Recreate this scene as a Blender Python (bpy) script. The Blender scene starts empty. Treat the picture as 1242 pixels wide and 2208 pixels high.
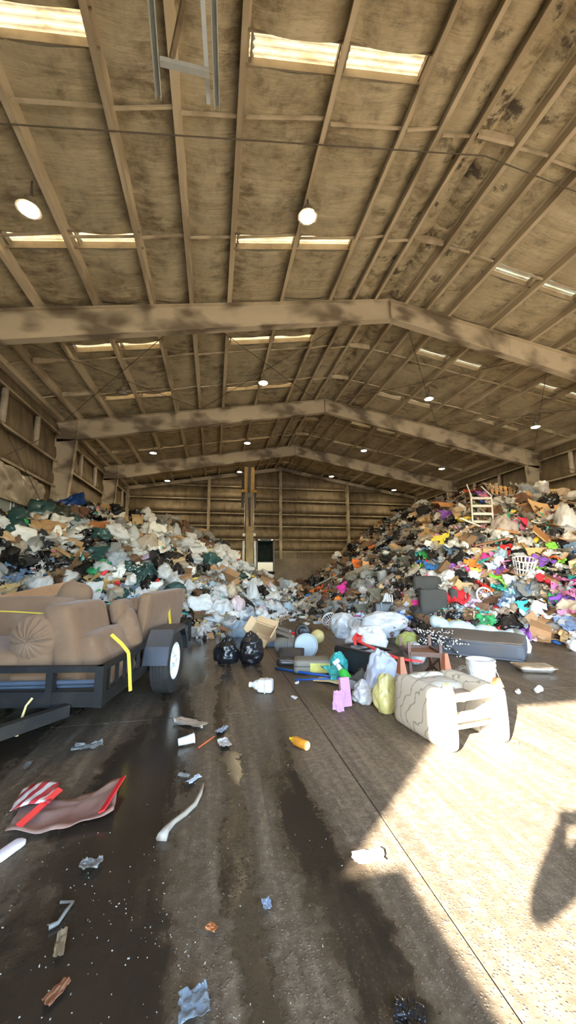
import bpy, math, random
import numpy as np
from mathutils import Vector, Matrix, Euler, noise

# ---------------------------------------------------------------- camera, light, exposure
SC = bpy.context.scene
COL = SC.collection
PW, PH, FPX = 1242.0, 2208.0, 810.11            # photograph size and focal length in its pixels
PIT, YAW, ROLL, CAMH = 0.1536, 0.1949, -0.0060, 1.40
FWD = Vector((math.sin(YAW)*math.cos(PIT), math.cos(YAW)*math.cos(PIT), math.sin(PIT)))
_r = Vector((math.cos(YAW), -math.sin(YAW), 0)); _u = _r.cross(FWD)
RT = math.cos(ROLL)*_r + math.sin(ROLL)*_u
UP = -math.sin(ROLL)*_r + math.cos(ROLL)*_u
CAM = Vector((0, 0, CAMH))
cd = bpy.data.cameras.new('camera'); cam = bpy.data.objects.new('camera', cd); COL.objects.link(cam)
cd.sensor_fit = 'VERTICAL'; cd.sensor_height = 36; cd.lens = FPX*36/PH; cd.clip_start = .02; cd.clip_end = 500
mw = Matrix((( RT.x, UP.x, -FWD.x, 0), (RT.y, UP.y, -FWD.y, 0), (RT.z, UP.z, -FWD.z, CAMH), (0, 0, 0, 1)))
cam.matrix_world = mw
SC.camera = cam
vs = SC.view_settings
vs.view_transform = 'Standard'; vs.look = 'None'; vs.gamma = 1; vs.use_curve_mapping = False
vs.exposure = 3.2

SUN_AZ, SUN_EL = math.radians(46), math.radians(24.5)      # light travels towards +X+Y
sund = Vector((math.sin(SUN_AZ)*math.cos(SUN_EL), math.cos(SUN_AZ)*math.cos(SUN_EL), -math.sin(SUN_EL)))
sl = bpy.data.lights.new('sun', 'SUN'); sl.energy = 11.0; sl.angle = math.radians(.6); sl.color = (1, .96, .885)
so = bpy.data.objects.new('sun', sl); COL.objects.link(so)
so.rotation_euler = sund.to_track_quat('-Z', 'Y').to_euler()
so.location = (-12, -12, 12)
W = bpy.data.worlds.new('world'); SC.world = W; W.use_nodes = True
wn = W.node_tree.nodes; wl = W.node_tree.links
sky = wn.new('ShaderNodeTexSky'); sky.sky_type = 'NISHITA'; sky.sun_disc = False
sky.sun_elevation = SUN_EL; sky.sun_rotation = math.radians(180) + SUN_AZ
sky.air_density = 1.0; sky.dust_density = .6; sky.ozone_density = 2.5
wn['Background'].inputs[1].default_value = .36
wl.new(sky.outputs[0], wn['Background'].inputs[0])
SC.cycles.max_bounces = 6; SC.cycles.diffuse_bounces = 4; SC.cycles.glossy_bounces = 2
SC.cycles.transmission_bounces = 3; SC.cycles.transparent_max_bounces = 6
SC.cycles.use_adaptive_sampling = True; SC.cycles.adaptive_threshold = .04; SC.cycles.adaptive_min_samples = 16
SC.cycles.sample_clamp_indirect = 6.0; SC.cycles.caustics_reflective = False; SC.cycles.caustics_refractive = False
SC.cycles.use_denoising = True

# ---------------------------------------------------------------- helpers
rnd = random.Random(7)
def ray(px, py): return FWD + RT*((px-PW/2)/FPX) + UP*((PH/2-py)/FPX)
def fl(px, py, z=0.):
    d = ray(px, py); return CAM + d*((z-CAMH)/d.z)
def atY(px, py, y):
    d = ray(px, py); return CAM + d*(y/d.y)
def pj(P):
    P = Vector(P)-CAM; d = P.dot(FWD)
    return PW/2+FPX*P.dot(RT)/d, PH/2-FPX*P.dot(UP)/d
def mpp(P): return (Vector(P)-CAM).dot(FWD)/FPX            # metres per photo pixel at P

def eul(rx=0, ry=0, rz=0): return Euler((math.radians(rx), math.radians(ry), math.radians(rz))).to_matrix().to_4x4()
def TR(loc=(0,0,0), r=(0,0,0), s=(1,1,1)):
    return Matrix.Translation(Vector(loc)) @ eul(*r) @ Matrix.Diagonal((*s, 1))

class MB:
    """collects shapes into one mesh"""
    def __init__(self): self.v=[]; self.f=[]; self.m=[]
    def add(self, vs, fs, mi=0, M=None):
        o=len(self.v)
        if M is not None: vs=[M@Vector(p) for p in vs]
        self.v += [tuple(p) for p in vs]; self.f += [tuple(i+o for i in q) for q in fs]; self.m += [mi]*len(fs)
        return self
    def box(self, c, s, r=(0,0,0), mi=0, M=None, taper=1.0):
        x,y,z=[k/2 for k in s]; t=taper
        vs=[(-x,-y,-z),(x,-y,-z),(x,y,-z),(-x,y,-z),(-x*t,-y*t,z),(x*t,-y*t,z),(x*t,y*t,z),(-x*t,y*t,z)]
        fs=[(0,3,2,1),(4,5,6,7),(0,1,5,4),(1,2,6,5),(2,3,7,6),(3,0,4,7)]
        T=TR(c,r)
        if M is not None: T=M@T
        return self.add(vs,fs,mi,T)
    def bar(self, a, b, w, h, mi=0, up=(0,0,1), M=None):
        a,b=Vector(a),Vector(b); d=b-a; L=d.length; d.normalize()
        s=d.cross(Vector(up))
        if s.length<1e-4: s=d.cross(Vector((1,0,0)))
        s.normalize(); u=s.cross(d)
        vs=[p+s*(i*w/2)+u*(j*h/2) for p in (a,b) for i,j in ((-1,-1),(1,-1),(1,1),(-1,1))]
        fs=[(0,1,2,3),(7,6,5,4),(0,4,5,1),(1,5,6,2),(2,6,7,3),(3,7,4,0)]
        return self.add(vs,fs,mi,M)
    def tube(self, path, r, n=8, mi=0, M=None, cap=True):
        P=[Vector(p) for p in path]; R=r if isinstance(r,(list,tuple)) else [r]*len(P)
        vs=[]; fs=[]; prev=None
        for i,p in enumerate(P):
            d=(P[min(i+1,len(P)-1)]-P[max(i-1,0)])
            if d.length<1e-7: d=Vector((0,0,1))
            d.normalize()
            if prev is None:
                s=d.cross(Vector((0,0,1)))
                if s.length<.05: s=d.cross(Vector((1,0,0)))
            else: s=prev-d*prev.dot(d)
            s.normalize(); prev=s; u=d.cross(s)
            for k in range(n):
                a=2*math.pi*k/n; vs.append(p+(s*math.cos(a)+u*math.sin(a))*R[i])
        for i in range(len(P)-1):
            for k in range(n):
                k2=(k+1)%n; fs.append((i*n+k,i*n+k2,(i+1)*n+k2,(i+1)*n+k))
        if cap: fs.append(tuple(range(n-1,-1,-1))); fs.append(tuple(range((len(P)-1)*n,len(P)*n)))
        return self.add(vs,fs,mi,M)
    def lathe(self, prof, n=20, mi=0, M=None, cap=(True,True)):
        vs=[]; fs=[]
        for r,z in prof:
            for k in range(n):
                a=2*math.pi*k/n; vs.append((r*math.cos(a), r*math.sin(a), z))
        for i in range(len(prof)-1):
            for k in range(n):
                k2=(k+1)%n; fs.append((i*n+k,i*n+k2,(i+1)*n+k2,(i+1)*n+k))
        if cap[0]: fs.append(tuple(range(n-1,-1,-1)))
        if cap[1]: fs.append(tuple(range((len(prof)-1)*n,len(prof)*n)))
        return self.add(vs,fs,mi,M)
    def grid(self, fn, nu, nv, mi=0, M=None, skip=None):
        vs=[fn(i/nu, j/nv) for j in range(nv+1) for i in range(nu+1)]
        fs=[(j*(nu+1)+i, j*(nu+1)+i+1, (j+1)*(nu+1)+i+1, (j+1)*(nu+1)+i) for j in range(nv) for i in range(nu) if not (skip and skip(i,j))]
        return self.add(vs,fs,mi,M)
    def rbox(self, c, s, rad=.05, n=5, r=(0,0,0), puff=0., mi=0, M=None, nz=0., seed=0, fn=None):
        """rounded (cushion-like) box; puff bulges the faces, nz adds lumps"""
        hx,hy,hz=[k/2 for k in s]; vs=[]; idx={}; fs=[]
        H=(hx,hy,hz)
        def vert(a,b,cc):
            k=(a,b,cc)
            if k in idx: return idx[k]
            u=[2*a/n-1, 2*b/n-1, 2*cc/n-1]
            # denser near the edges
            w=[math.copysign(abs(t)**.6,t) if abs(t)<1 else t for t in u]
            p=Vector([w[i]*H[i] for i in range(3)])
            q=Vector([max(-H[i]+rad, min(H[i]-rad, p[i])) if H[i]>rad else 0 for i in range(3)])
            d=p-q
            if d.length>1e-9: p=q+d.normalized()*min(rad, max(d.length, rad*.0)+0) if d.length>rad else q+d
            if puff:
                e=[1-(p[i]/H[i])**2 for i in range(3)]
                for i in range(3):
                    if abs(u[i])>=1-1e-6: p[i]+=math.copysign(puff*max(0,e[(i+1)%3])*max(0,e[(i+2)%3]), u[i])
            if nz: p=p+noise.noise_vector(p*(2.2/max(max(s),.01))+Vector((seed*3.7,seed*1.3,0)))*nz
            if fn: p=Vector(fn(p))
            idx[k]=len(vs); vs.append(p); return idx[k]
        for ax in range(3):
            for sd in (0,n):
                for i in range(n):
                    for j in range(n):
                        def K(ii,jj):
                            t=[0,0,0]; t[ax]=sd; t[(ax+1)%3]=ii; t[(ax+2)%3]=jj; return vert(*t)
                        q=(K(i,j),K(i+1,j),K(i+1,j+1),K(i,j+1))
                        fs.append(q if sd else q[::-1])
        T=TR(c,r)
        if M is not None: T=M@T
        return self.add(vs,fs,mi,T)
    def mesh(self, name, mats=(), smooth=False):
        me=bpy.data.meshes.new(name); me.from_pydata(self.v,[],self.f)
        for m in mats: me.materials.append(m)
        if any(self.m): me.polygons.foreach_set('material_index', self.m)
        if smooth: me.polygons.foreach_set('use_smooth',[True]*len(me.polygons))
        me.update(); return me
    def build(self, name, mat, parent=None, smooth=False, loc=None, auto=None):
        mats = mat if isinstance(mat,(list,tuple)) else [mat]
        me=self.mesh(name, mats, smooth)
        if auto: me.set_sharp_from_angle(angle=math.radians(auto))
        return link(name, me, parent, loc)
def link(name, me, parent=None, loc=None):
    o=bpy.data.objects.new(name, me); COL.objects.link(o)
    if parent is not None: o.parent=parent
    if loc is not None: o.location=loc
    return o
def empty(name, M=None):
    o=bpy.data.objects.new(name,None); COL.objects.link(o); o.empty_display_size=.1
    if M is not None: o.matrix_world=M
    return o
def tag(o, label, cat, group=None, kind=None):
    o['label']=label; o['category']=cat
    if group: o['group']=group
    if kind: o['kind']=kind
    return o
def struct(o, label=None, cat=None):
    o['kind']='structure'
    if label: o['label']=label
    if cat: o['category']=cat
    return o
def thing(name, label, cat, M=None, group=None):
    return tag(empty(name, M), label, cat, group)

# ---------------------------------------------------------------- materials
def newmat(name):
    m=bpy.data.materials.new(name); m.use_nodes=True
    nt=m.node_tree; b=nt.nodes['Principled BSDF']; return m, nt, b
def N(nt, t, **k):
    n=nt.nodes.new('ShaderNode'+t)
    for a,v in k.items():
        if a.startswith('i_'): n.inputs[a[2:].replace('_',' ')].default_value=v
        else: setattr(n,a,v)
    return n
def ramp(nt, src, stops):
    r=nt.nodes.new('ShaderNodeValToRGB'); e=r.color_ramp.elements
    while len(e)<len(stops): e.new(.5)
    for q,(p,c) in zip(e,stops):
        q.position=p; q.color=(*c,1) if not isinstance(c,(int,float)) else (c,c,c,1)
    nt.links.new(src, r.inputs[0]); return r.outputs[0]
def mixc(nt, fac, a, b, mode='MIX'):
    n=nt.nodes.new('ShaderNodeMix'); n.data_type='RGBA'; n.blend_type=mode
    for s,k in ((fac,0),(a,6),(b,7)):
        if isinstance(s,(int,float)): n.inputs[k].default_value=s
        elif isinstance(s,tuple): n.inputs[k].default_value=(*s,1)
        else: nt.links.new(s,n.inputs[k])
    return n.outputs[2]
def math_(nt, op, a, b=None, c=None):
    n=nt.nodes.new('ShaderNodeMath'); n.operation=op
    for i,s in enumerate((a,b,c)):
        if s is None: continue
        if isinstance(s,(int,float)): n.inputs[i].default_value=s
        else: nt.links.new(s,n.inputs[i])
    return n.outputs[0]
def tex(nt, vec, scale, detail=4, rough=.55, dist=0.):
    n=N(nt,'TexNoise'); n.inputs['Scale'].default_value=scale; n.inputs['Detail'].default_value=detail
    n.inputs['Roughness'].default_value=rough; n.inputs['Distortion'].default_value=dist
    if vec is not None: nt.links.new(vec,n.inputs['Vector'])
    return n.outputs['Fac']
def coord(nt, sc=(1,1,1), kind='Object', rot=(0,0,0)):
    t=N(nt,'TexCoord'); m=N(nt,'Mapping'); m.inputs['Scale'].default_value=sc; m.inputs['Rotation'].default_value=rot
    nt.links.new(t.outputs[kind],m.inputs['Vector']); return m.outputs[0]
def bumpn(nt, h, strength, dist=.01, b=None):
    n=N(nt,'Bump'); n.inputs['Strength'].default_value=strength; n.inputs['Distance'].default_value=dist
    nt.links.new(h,n.inputs['Height'])
    if b is not None: nt.links.new(n.outputs[0],b.inputs['Normal'])
    return n.outputs[0]
MATS={}
def M(name, base, rough=.6, metal=0., var=.18, vs=6., bump=0., bs=30., dirt=0., dirtc=(.10,.075,.05), rndv=0., trans=0., alpha=None, spec=None):
    """plain procedural material: mottled colour, optional dirt, relief and a slight shift from one object to the next"""
    if name in MATS: return MATS[name]
    m,nt,b=newmat(name); v=coord(nt)
    f=tex(nt,v,vs)
    lo=tuple(max(0,c*(1-var)) for c in base); hi=tuple(min(1,c*(1+var)) for c in base)
    c=mixc(nt,f,lo,hi)
    if rndv:
        oi=N(nt,'ObjectInfo'); h=N(nt,'HueSaturation')
        k=math_(nt,'MULTIPLY_ADD',oi.outputs['Random'],2*rndv,1-rndv); nt.links.new(k,h.inputs['Value'])
        k2=math_(nt,'MULTIPLY_ADD',oi.outputs['Random'],.03,.485); nt.links.new(k2,h.inputs['Hue'])
        nt.links.new(c,h.inputs['Color']); c=h.outputs[0]
    if dirt:
        d=ramp(nt,tex(nt,v,vs*.45,6,.65),[(.60-.28*dirt,0),(.80-.2*dirt,1)]); c=mixc(nt,math_(nt,'MULTIPLY',d,min(1,.35+.5*dirt)),c,dirtc)
    nt.links.new(c,b.inputs['Base Color'])
    b.inputs['Roughness'].default_value=rough; b.inputs['Metallic'].default_value=metal
    if spec is not None: b.inputs['Specular IOR Level'].default_value=spec
    if bump: bumpn(nt,tex(nt,v,bs,3),bump,.02,b)
    if trans: b.inputs['Transmission Weight'].default_value=trans
    if alpha is not None: b.inputs['Alpha'].default_value=alpha
    MATS[name]=m; return m
def film(name, base, rough=.3, bump=.5, bs=9., transl=.25, alpha=1., rndv=.12, dirt=0.):
    """thin plastic film: glossy, crinkled, lets some light through"""
    if name in MATS: return MATS[name]
    m,nt,b=newmat(name); v=coord(nt)
    oi=N(nt,'ObjectInfo')
    vv=N(nt,'VectorMath',operation='ADD'); nt.links.new(v,vv.inputs[0])
    sc=N(nt,'VectorMath',operation='SCALE'); cb=N(nt,'CombineXYZ'); nt.links.new(oi.outputs['Random'],cb.inputs[0]); nt.links.new(oi.outputs['Random'],cb.inputs[1])
    nt.links.new(cb.outputs[0],sc.inputs[0]); sc.inputs['Scale'].default_value=37.; nt.links.new(sc.outputs[0],vv.inputs[1])
    f=tex(nt,vv.outputs[0],5,5,.6)
    c=mixc(nt,f,tuple(k*.72 for k in base),tuple(min(1,k*1.12) for k in base))
    h=N(nt,'HueSaturation'); nt.links.new(math_(nt,'MULTIPLY_ADD',oi.outputs['Random'],2*rndv,1-rndv),h.inputs['Value']); nt.links.new(c,h.inputs['Color']); c=h.outputs[0]
    if dirt:
        d=ramp(nt,tex(nt,vv.outputs[0],3,6,.7),[(.52,0),(.75,1)]); c=mixc(nt,math_(nt,'MULTIPLY',d,dirt),c,(.12,.09,.06))
    nt.links.new(c,b.inputs['Base Color']); b.inputs['Roughness'].default_value=rough
    rdg=N(nt,'TexNoise'); rdg.noise_type='RIDGED_MULTIFRACTAL'; rdg.inputs['Scale'].default_value=bs; rdg.inputs['Detail'].default_value=3; nt.links.new(vv.outputs[0],rdg.inputs['Vector'])
    nb=bumpn(nt,rdg.outputs['Fac'],bump,.015,b)
    out=nt.nodes['Material Output']; last=b.outputs[0]
    if transl:
        t=N(nt,'BsdfTranslucent'); nt.links.new(c,t.inputs['Color']); nt.links.new(nb,t.inputs['Normal'])
        mx=N(nt,'MixShader'); mx.inputs[0].default_value=transl; nt.links.new(b.outputs[0],mx.inputs[1]); nt.links.new(t.outputs[0],mx.inputs[2]); last=mx.outputs[0]
    if alpha<1:
        tp=N(nt,'BsdfTransparent'); mx=N(nt,'MixShader'); mx.inputs[0].default_value=alpha
        nt.links.new(tp.outputs[0],mx.inputs[1]); nt.links.new(last,mx.inputs[2]); last=mx.outputs[0]
    nt.links.new(last,out.inputs['Surface']); MATS[name]=m; return m
# ---------------------------------------------------------------- the building
XR0, ZR0, SLP = 4.446, 8.484, .1715            # ridge line, top of the rafters, roof slope
XL, XR = -5.68, 14.75
FR = [-2.6, 2.36, 8.36, 14.36, 20.36, 25.4]    # frame lines along the hall
HEAD = 4.2                                     # height of the front opening
def zt(x): return ZR0 - SLP*abs(x-XR0)
PURL_L = [4.05, 3.43, 2.80, 1.53, .25, -.62, -1.50, -2.69, -3.86, -4.92]
PURL = sorted(PURL_L + [2*XR0-x for x in PURL_L])
EDGES = [XL] + PURL[:10] + [XR0] + PURL[10:] + [XR]

def mat_insulation():
    m,nt,b=newmat('dusty_insulation_facing'); v=coord(nt)
    vl=coord(nt,(1.3,2.6,1)); vb=coord(nt,(.9,.6,.6))
    c=mixc(nt,tex(nt,v,1.1,6,.62),(.47,.415,.27),(.76,.685,.475))
    d=ramp(nt,tex(nt,vl,2.2,7,.7,.4),[(.36,0),(.60,1)])
    big=ramp(nt,tex(nt,vb,1.5,6,.68),[(.42,0),(.60,1)])
    c=mixc(nt,math_(nt,'MULTIPLY',d,math_(nt,'MULTIPLY_ADD',big,.72,.14)),c,(.15,.112,.062))
    g=N(nt,'SeparateXYZ'); nt.links.new(v,g.inputs[0])
    nr=math_(nt,'ABSOLUTE',math_(nt,'SUBTRACT',g.outputs[0],XR0))
    near=ramp(nt,math_(nt,'MULTIPLY',nr,.25),[(.10,1),(.42,.0)])
    sp=ramp(nt,tex(nt,v,2.6,6,.7,.3),[(.56,0),(.63,1)])
    c=mixc(nt,math_(nt,'MULTIPLY',sp,math_(nt,'MULTIPLY_ADD',near,.75,.12)),c,(.05,.04,.03))
    nt.links.new(c,b.inputs['Base Color']); b.inputs['Roughness'].default_value=.55
    ln=ramp(nt,tex(nt,coord(nt,(.35,7.,1)),2.0,4,.6,.6),[(.485,0),(.5,1),(.515,0)])  # wrinkle shading painted into the colour as thin dark lines across the strips
    c2=mixc(nt,math_(nt,'MULTIPLY',ln,.38),c,(.20,.15,.09)); nt.links.new(c2,b.inputs['Base Color'])
    bumpn(nt,tex(nt,coord(nt,(.35,3.,1)),2.5,4,.6,.5),.5,.05,b)
    return m
def mat_steel(name, base, stain, amount=.5, sc=(1,1,1), lo=.47, hi=.60):
    m,nt,b=newmat(name); v=coord(nt,sc)
    c=mixc(nt,tex(nt,v,3,6,.6),tuple(k*.86 for k in base),tuple(min(1,k*1.1) for k in base))
    d=ramp(nt,tex(nt,v,1.15,2.5,.5,.25),[(lo,0),(hi,1)])
    c=mixc(nt,math_(nt,'MULTIPLY',d,amount),c,stain)
    nt.links.new(c,b.inputs['Base Color']); b.inputs['Roughness'].default_value=.6
    bumpn(nt,tex(nt,v,25,4),.1,.01,b); return m
MAT_INS=mat_insulation()
MAT_FRAME=mat_steel('dusty_frame_steel',(.62,.54,.39),(.14,.105,.068),.85,(.8,1,1.3),.47,.61)
MAT_PURL=mat_steel('dusty_purlin_steel',(.66,.575,.41),(.25,.195,.12),.55,(2,.5,1))
MAT_GIRT=mat_steel('dusty_girt_steel',(.46,.395,.27),(.2,.155,.10),.6)
def mat_wallins():
    m,nt,b=newmat('dusty_wall_facing'); v=coord(nt); vz=coord(nt,(2.2,2.2,.35))
    c=mixc(nt,tex(nt,v,.9,6,.65),(.15,.115,.064),(.31,.25,.158))
    d=ramp(nt,tex(nt,vz,1.6,6,.65),[(.42,0),(.66,1)])
    c=mixc(nt,math_(nt,'MULTIPLY',d,.7),c,(.085,.06,.033))
    nt.links.new(c,b.inputs['Base Color']); b.inputs['Roughness'].default_value=.6
    bumpn(nt,tex(nt,vz,3,5),.4,.04,b); return m
MAT_WALL=mat_wallins()
MAT_CONC=M('push_wall_concrete',(.27,.22,.165),.85,var=.25,vs=1.5,bump=.3,bs=14,dirt=.6)
MAT_GALV=M('galvanised_steel',(.52,.56,.53),.45,.25,var=.2,vs=9)
MAT_GALVD=M('dull_galvanised_steel',(.40,.39,.34),.55,.35,var=.25,vs=7,dirt=.4)
MAT_ROD=M('dark_steel_rod',(.15,.125,.09),.6,.3)
MAT_CURB=M('skylight_curb_metal',(.34,.29,.21),.6,.2,dirt=.4)
def mat_pane():
    m,nt,b=newmat('fibreglass_skylight'); v=coord(nt,(1,3,1))
    c=mixc(nt,ramp(nt,tex(nt,v,2.6,6,.7),[(.42,0),(.66,1)]),(.135,.098,.050),(.080,.050,.020))
    c=mixc(nt,ramp(nt,tex(nt,v,7,5,.7),[(.55,0),(.70,1)]),c,(.062,.037,.014))
    t=N(nt,'BsdfTranslucent'); nt.links.new(c,t.inputs[0])
    b.inputs['Base Color'].default_value=(.6,.5,.35,1); b.inputs['Roughness'].default_value=.5
    mx=N(nt,'MixShader'); mx.inputs[0].default_value=.8; nt.links.new(b.outputs[0],mx.inputs[1]); nt.links.new(t.outputs[0],mx.inputs[2])
    nt.links.new(mx.outputs[0],nt.nodes['Material Output'].inputs['Surface']); return m
MAT_PANE=mat_pane()

# --- roof: outer sheet, sagging insulation strips, purlins, bridging
ceiling=struct(empty('ceiling'),'dusty insulated roof with steel purlins over the waste hall','ceiling')
SKY_X=[(-3.86,-2.69),(-2.69,-1.50),(.25,1.53),(1.53,2.80)]; SKY_X+=[(2*XR0-b,2*XR0-a) for a,b in SKY_X]
SKY_Y=[(3.66,3.99),(6.53,6.89),(9.92,10.28),(12.90,13.22),(15.9,16.25),(18.62,18.95)]
def sag(x,y,x0,x1,seed):
    t=(x-x0)/(x1-x0); e=4*t*(1-t)
    w=0
    for k,(fy,am) in enumerate(((3.1,.010),(7.3,.008),(13.7,.006),(23.,.003))):
        ph=noise.noise(Vector((x*.9+seed*5.1,y*.35,k*7.)))*3.2
        w+=am*math.sin(fy*y+ph*2.2+seed*1.7+k)*(.55+.9*noise.noise(Vector((seed*2.3,y*.8,k+3.))))
    return -.085*e + 1.5*w*min(1,e*2.2)
for bi in range(5):
    ya,yb=FR[bi],FR[bi+1]
    for si in range(len(EDGES)-1):
        x0,x1=EDGES[si],EDGES[si+1]
        sk=[(a,b) for a,b in SKY_Y if ya<a<yb] if any(abs(x0-a)<.02 and abs(x1-b)<.02 for a,b in SKY_X) else []
        ys=set(np.linspace(ya,yb,int((yb-ya)/.085)+1).tolist()); 
        for a,b in sk: ys={y for y in ys if not (a-.03<y<b+.03)}|{a,b}
        ys=sorted(ys); nx=7; mb=MB(); vv=[]
        for y in ys:
            for i in range(nx+1):
                x=x0+(x1-x0)*i/nx; vv.append((x,y,zt(x)+.205+sag(x,y,x0,x1,si+bi*31)))
        ff=[]
        for j in range(len(ys)-1):
            if any(abs(ys[j]-a)<1e-6 for a,b in sk): continue
            for i in range(nx):
                q=j*(nx+1)+i; ff.append((q,q+nx+1,q+nx+2,q+1))
        mb.add(vv,ff); mb.build('insulation_panel',MAT_INS,ceiling,smooth=True)
# outer sheet with openings over the skylights
mb=MB(); ysr=sorted({FR[0]-.3,FR[-1]+.2}|{y for p in SKY_Y for y in p}); xsr=sorted(set(EDGES)|{XL-.25,XR+.25})
for i in range(len(xsr)-1):
    for j in range(len(ysr)-1):
        x0,x1,y0,y1=xsr[i],xsr[i+1],ysr[j],ysr[j+1]
        if any(abs(x0-a)<.02 and abs(x1-b)<.02 for a,b in SKY_X) and any(abs(y0-a)<.001 for a,b in SKY_Y): continue
        mb.add([(x0,y0,zt(x0)+.34),(x1,y0,zt(x1)+.34),(x1,y1,zt(x1)+.34),(x0,y1,zt(x0)+.34)],[(0,1,2,3)])
mb.build('roof_sheet',MAT_GALVD,ceiling)
def zee(x, ya, yb, flip):
    mb=MB(); s=-1 if flip else 1; zb=zt(x); t=.008
    a=math.degrees(math.atan(SLP))*(1 if x<XR0 else -1)
    T=TR((x,(ya+yb)/2,zb))@eul(0,-a,0); L=yb-ya
    mb.box((0,0,.1),(t,L,.2),M=T); mb.box((s*.036,0,.004),(.072,L,t),M=T); mb.box((-s*.036,0,.196),(.072,L,t),M=T); mb.box((s*.070,0,.014),(.006,L,.022),M=T)
    return mb
for x in PURL:
    for bi in range(5): zee(x,FR[bi]+.0,FR[bi+1]-.0,x<XR0).build('purlin',MAT_PURL,ceiling)
for x,s in ((XL+.10,1),(XR-.10,-1)):
    for bi in range(5):
        mb=MB(); mb.box((x,(FR[bi]+FR[bi+1])/2,zt(x)+.09),(.20,FR[bi+1]-FR[bi]-.02,.2)); mb.build('eave_strut',MAT_PURL,ceiling)
# bridging angles between purlins
for ya,yb in zip(FR[:-1],FR[1:]):
    for q in (.35,.685):
        y=ya+(yb-ya)*q
        for x0,x1 in zip(EDGES[:-1],EDGES[1:]):
            if x0==XR0 or x1==XR0: continue
            off=.05+.02*math.sin(x0*5)
            mb=MB(); mb.bar((x0+.04,y+.03,zt(x0)+off),(x1-.04,y-.03*math.sin(x0*3),zt(x1)+off+.01),.035,.035); mb.build('bridging_angle',MAT_PURL,ceiling)
    # solid blocking at the ridge and near the eaves
    for q in (.35,.685):
        y=ya+(yb-ya)*q
        for x0,x1 in ((4.05,4.84),(-4.92,-3.86),(12.75,13.81)):
            mb=MB(); mb.bar((x0+.05,y,(zt(x0)+zt(x1))/2+.10 if x0==4.05 else zt(x0)+.1),(x1-.05,y,(zt(x0)+zt(x1))/2+.1 if x0==4.05 else zt(x1)+.1),.05,.15); mb.build('blocking',MAT_PURL,ceiling)
# rod across the near bay and wind bracing rods in the second
mb=MB(); mb.tube([(XL+.1,4.72,zt(XL)-.03),(XR0,4.72,ZR0-.01),(XR-.1,4.72,zt(XR)-.03)],.011,6); mb.build('tie_rod',MAT_ROD,ceiling)
for x0,x1 in ((-5.4,-.62),(-.62,4.0),(4.9,9.5),(9.5,14.4)):
    for a,b in (((x0,8.5),(x1,14.2)),((x1,8.5),(x0,14.2))):
        mb=MB(); mb.tube([(a[0],a[1],zt(a[0])-.02),(b[0],b[1],zt(b[0])-.02)],.009,6); mb.build('brace_rod',MAT_ROD,ceiling)
# --- skylights
n=0
for y0,y1 in SKY_Y:
    for x0,x1 in SKY_X:
        n+=1
        w=struct(empty('window_%d'%n),'amber fibreglass skylight, %s from left in the %s row from the viewer'%(('first','second','third','fourth','fifth','sixth','seventh','eighth')[(n-1)%8],('nearest','second','third','fourth','fifth','farthest')[(n-1)//8]),'skylight')
        za,zb=zt(x0),zt(x1); mb=MB(); k=.11
        for (a,b) in (((x0,y0),(x1,y0)),((x0,y1),(x1,y1))): mb.bar((a[0],a[1],zt(a[0])+.24),(b[0],b[1],zt(b[0])+.24),.02,.16)
        for x in (x0+.07,x1-.05): mb.bar((x,y0,zt(x)+.27),(x,y1,zt(x)+.27),.02,.12)
        mb.build('curb',MAT_CURB,w)
        mb=MB(); mb.grid(lambda u,v:(x0+(x1-x0)*u,y0+(y1-y0)*v,zt(x0+(x1-x0)*u)+.31+.012*math.sin(v*25)),3,16); mb.build('pane',MAT_PANE,w,smooth=True)
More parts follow.
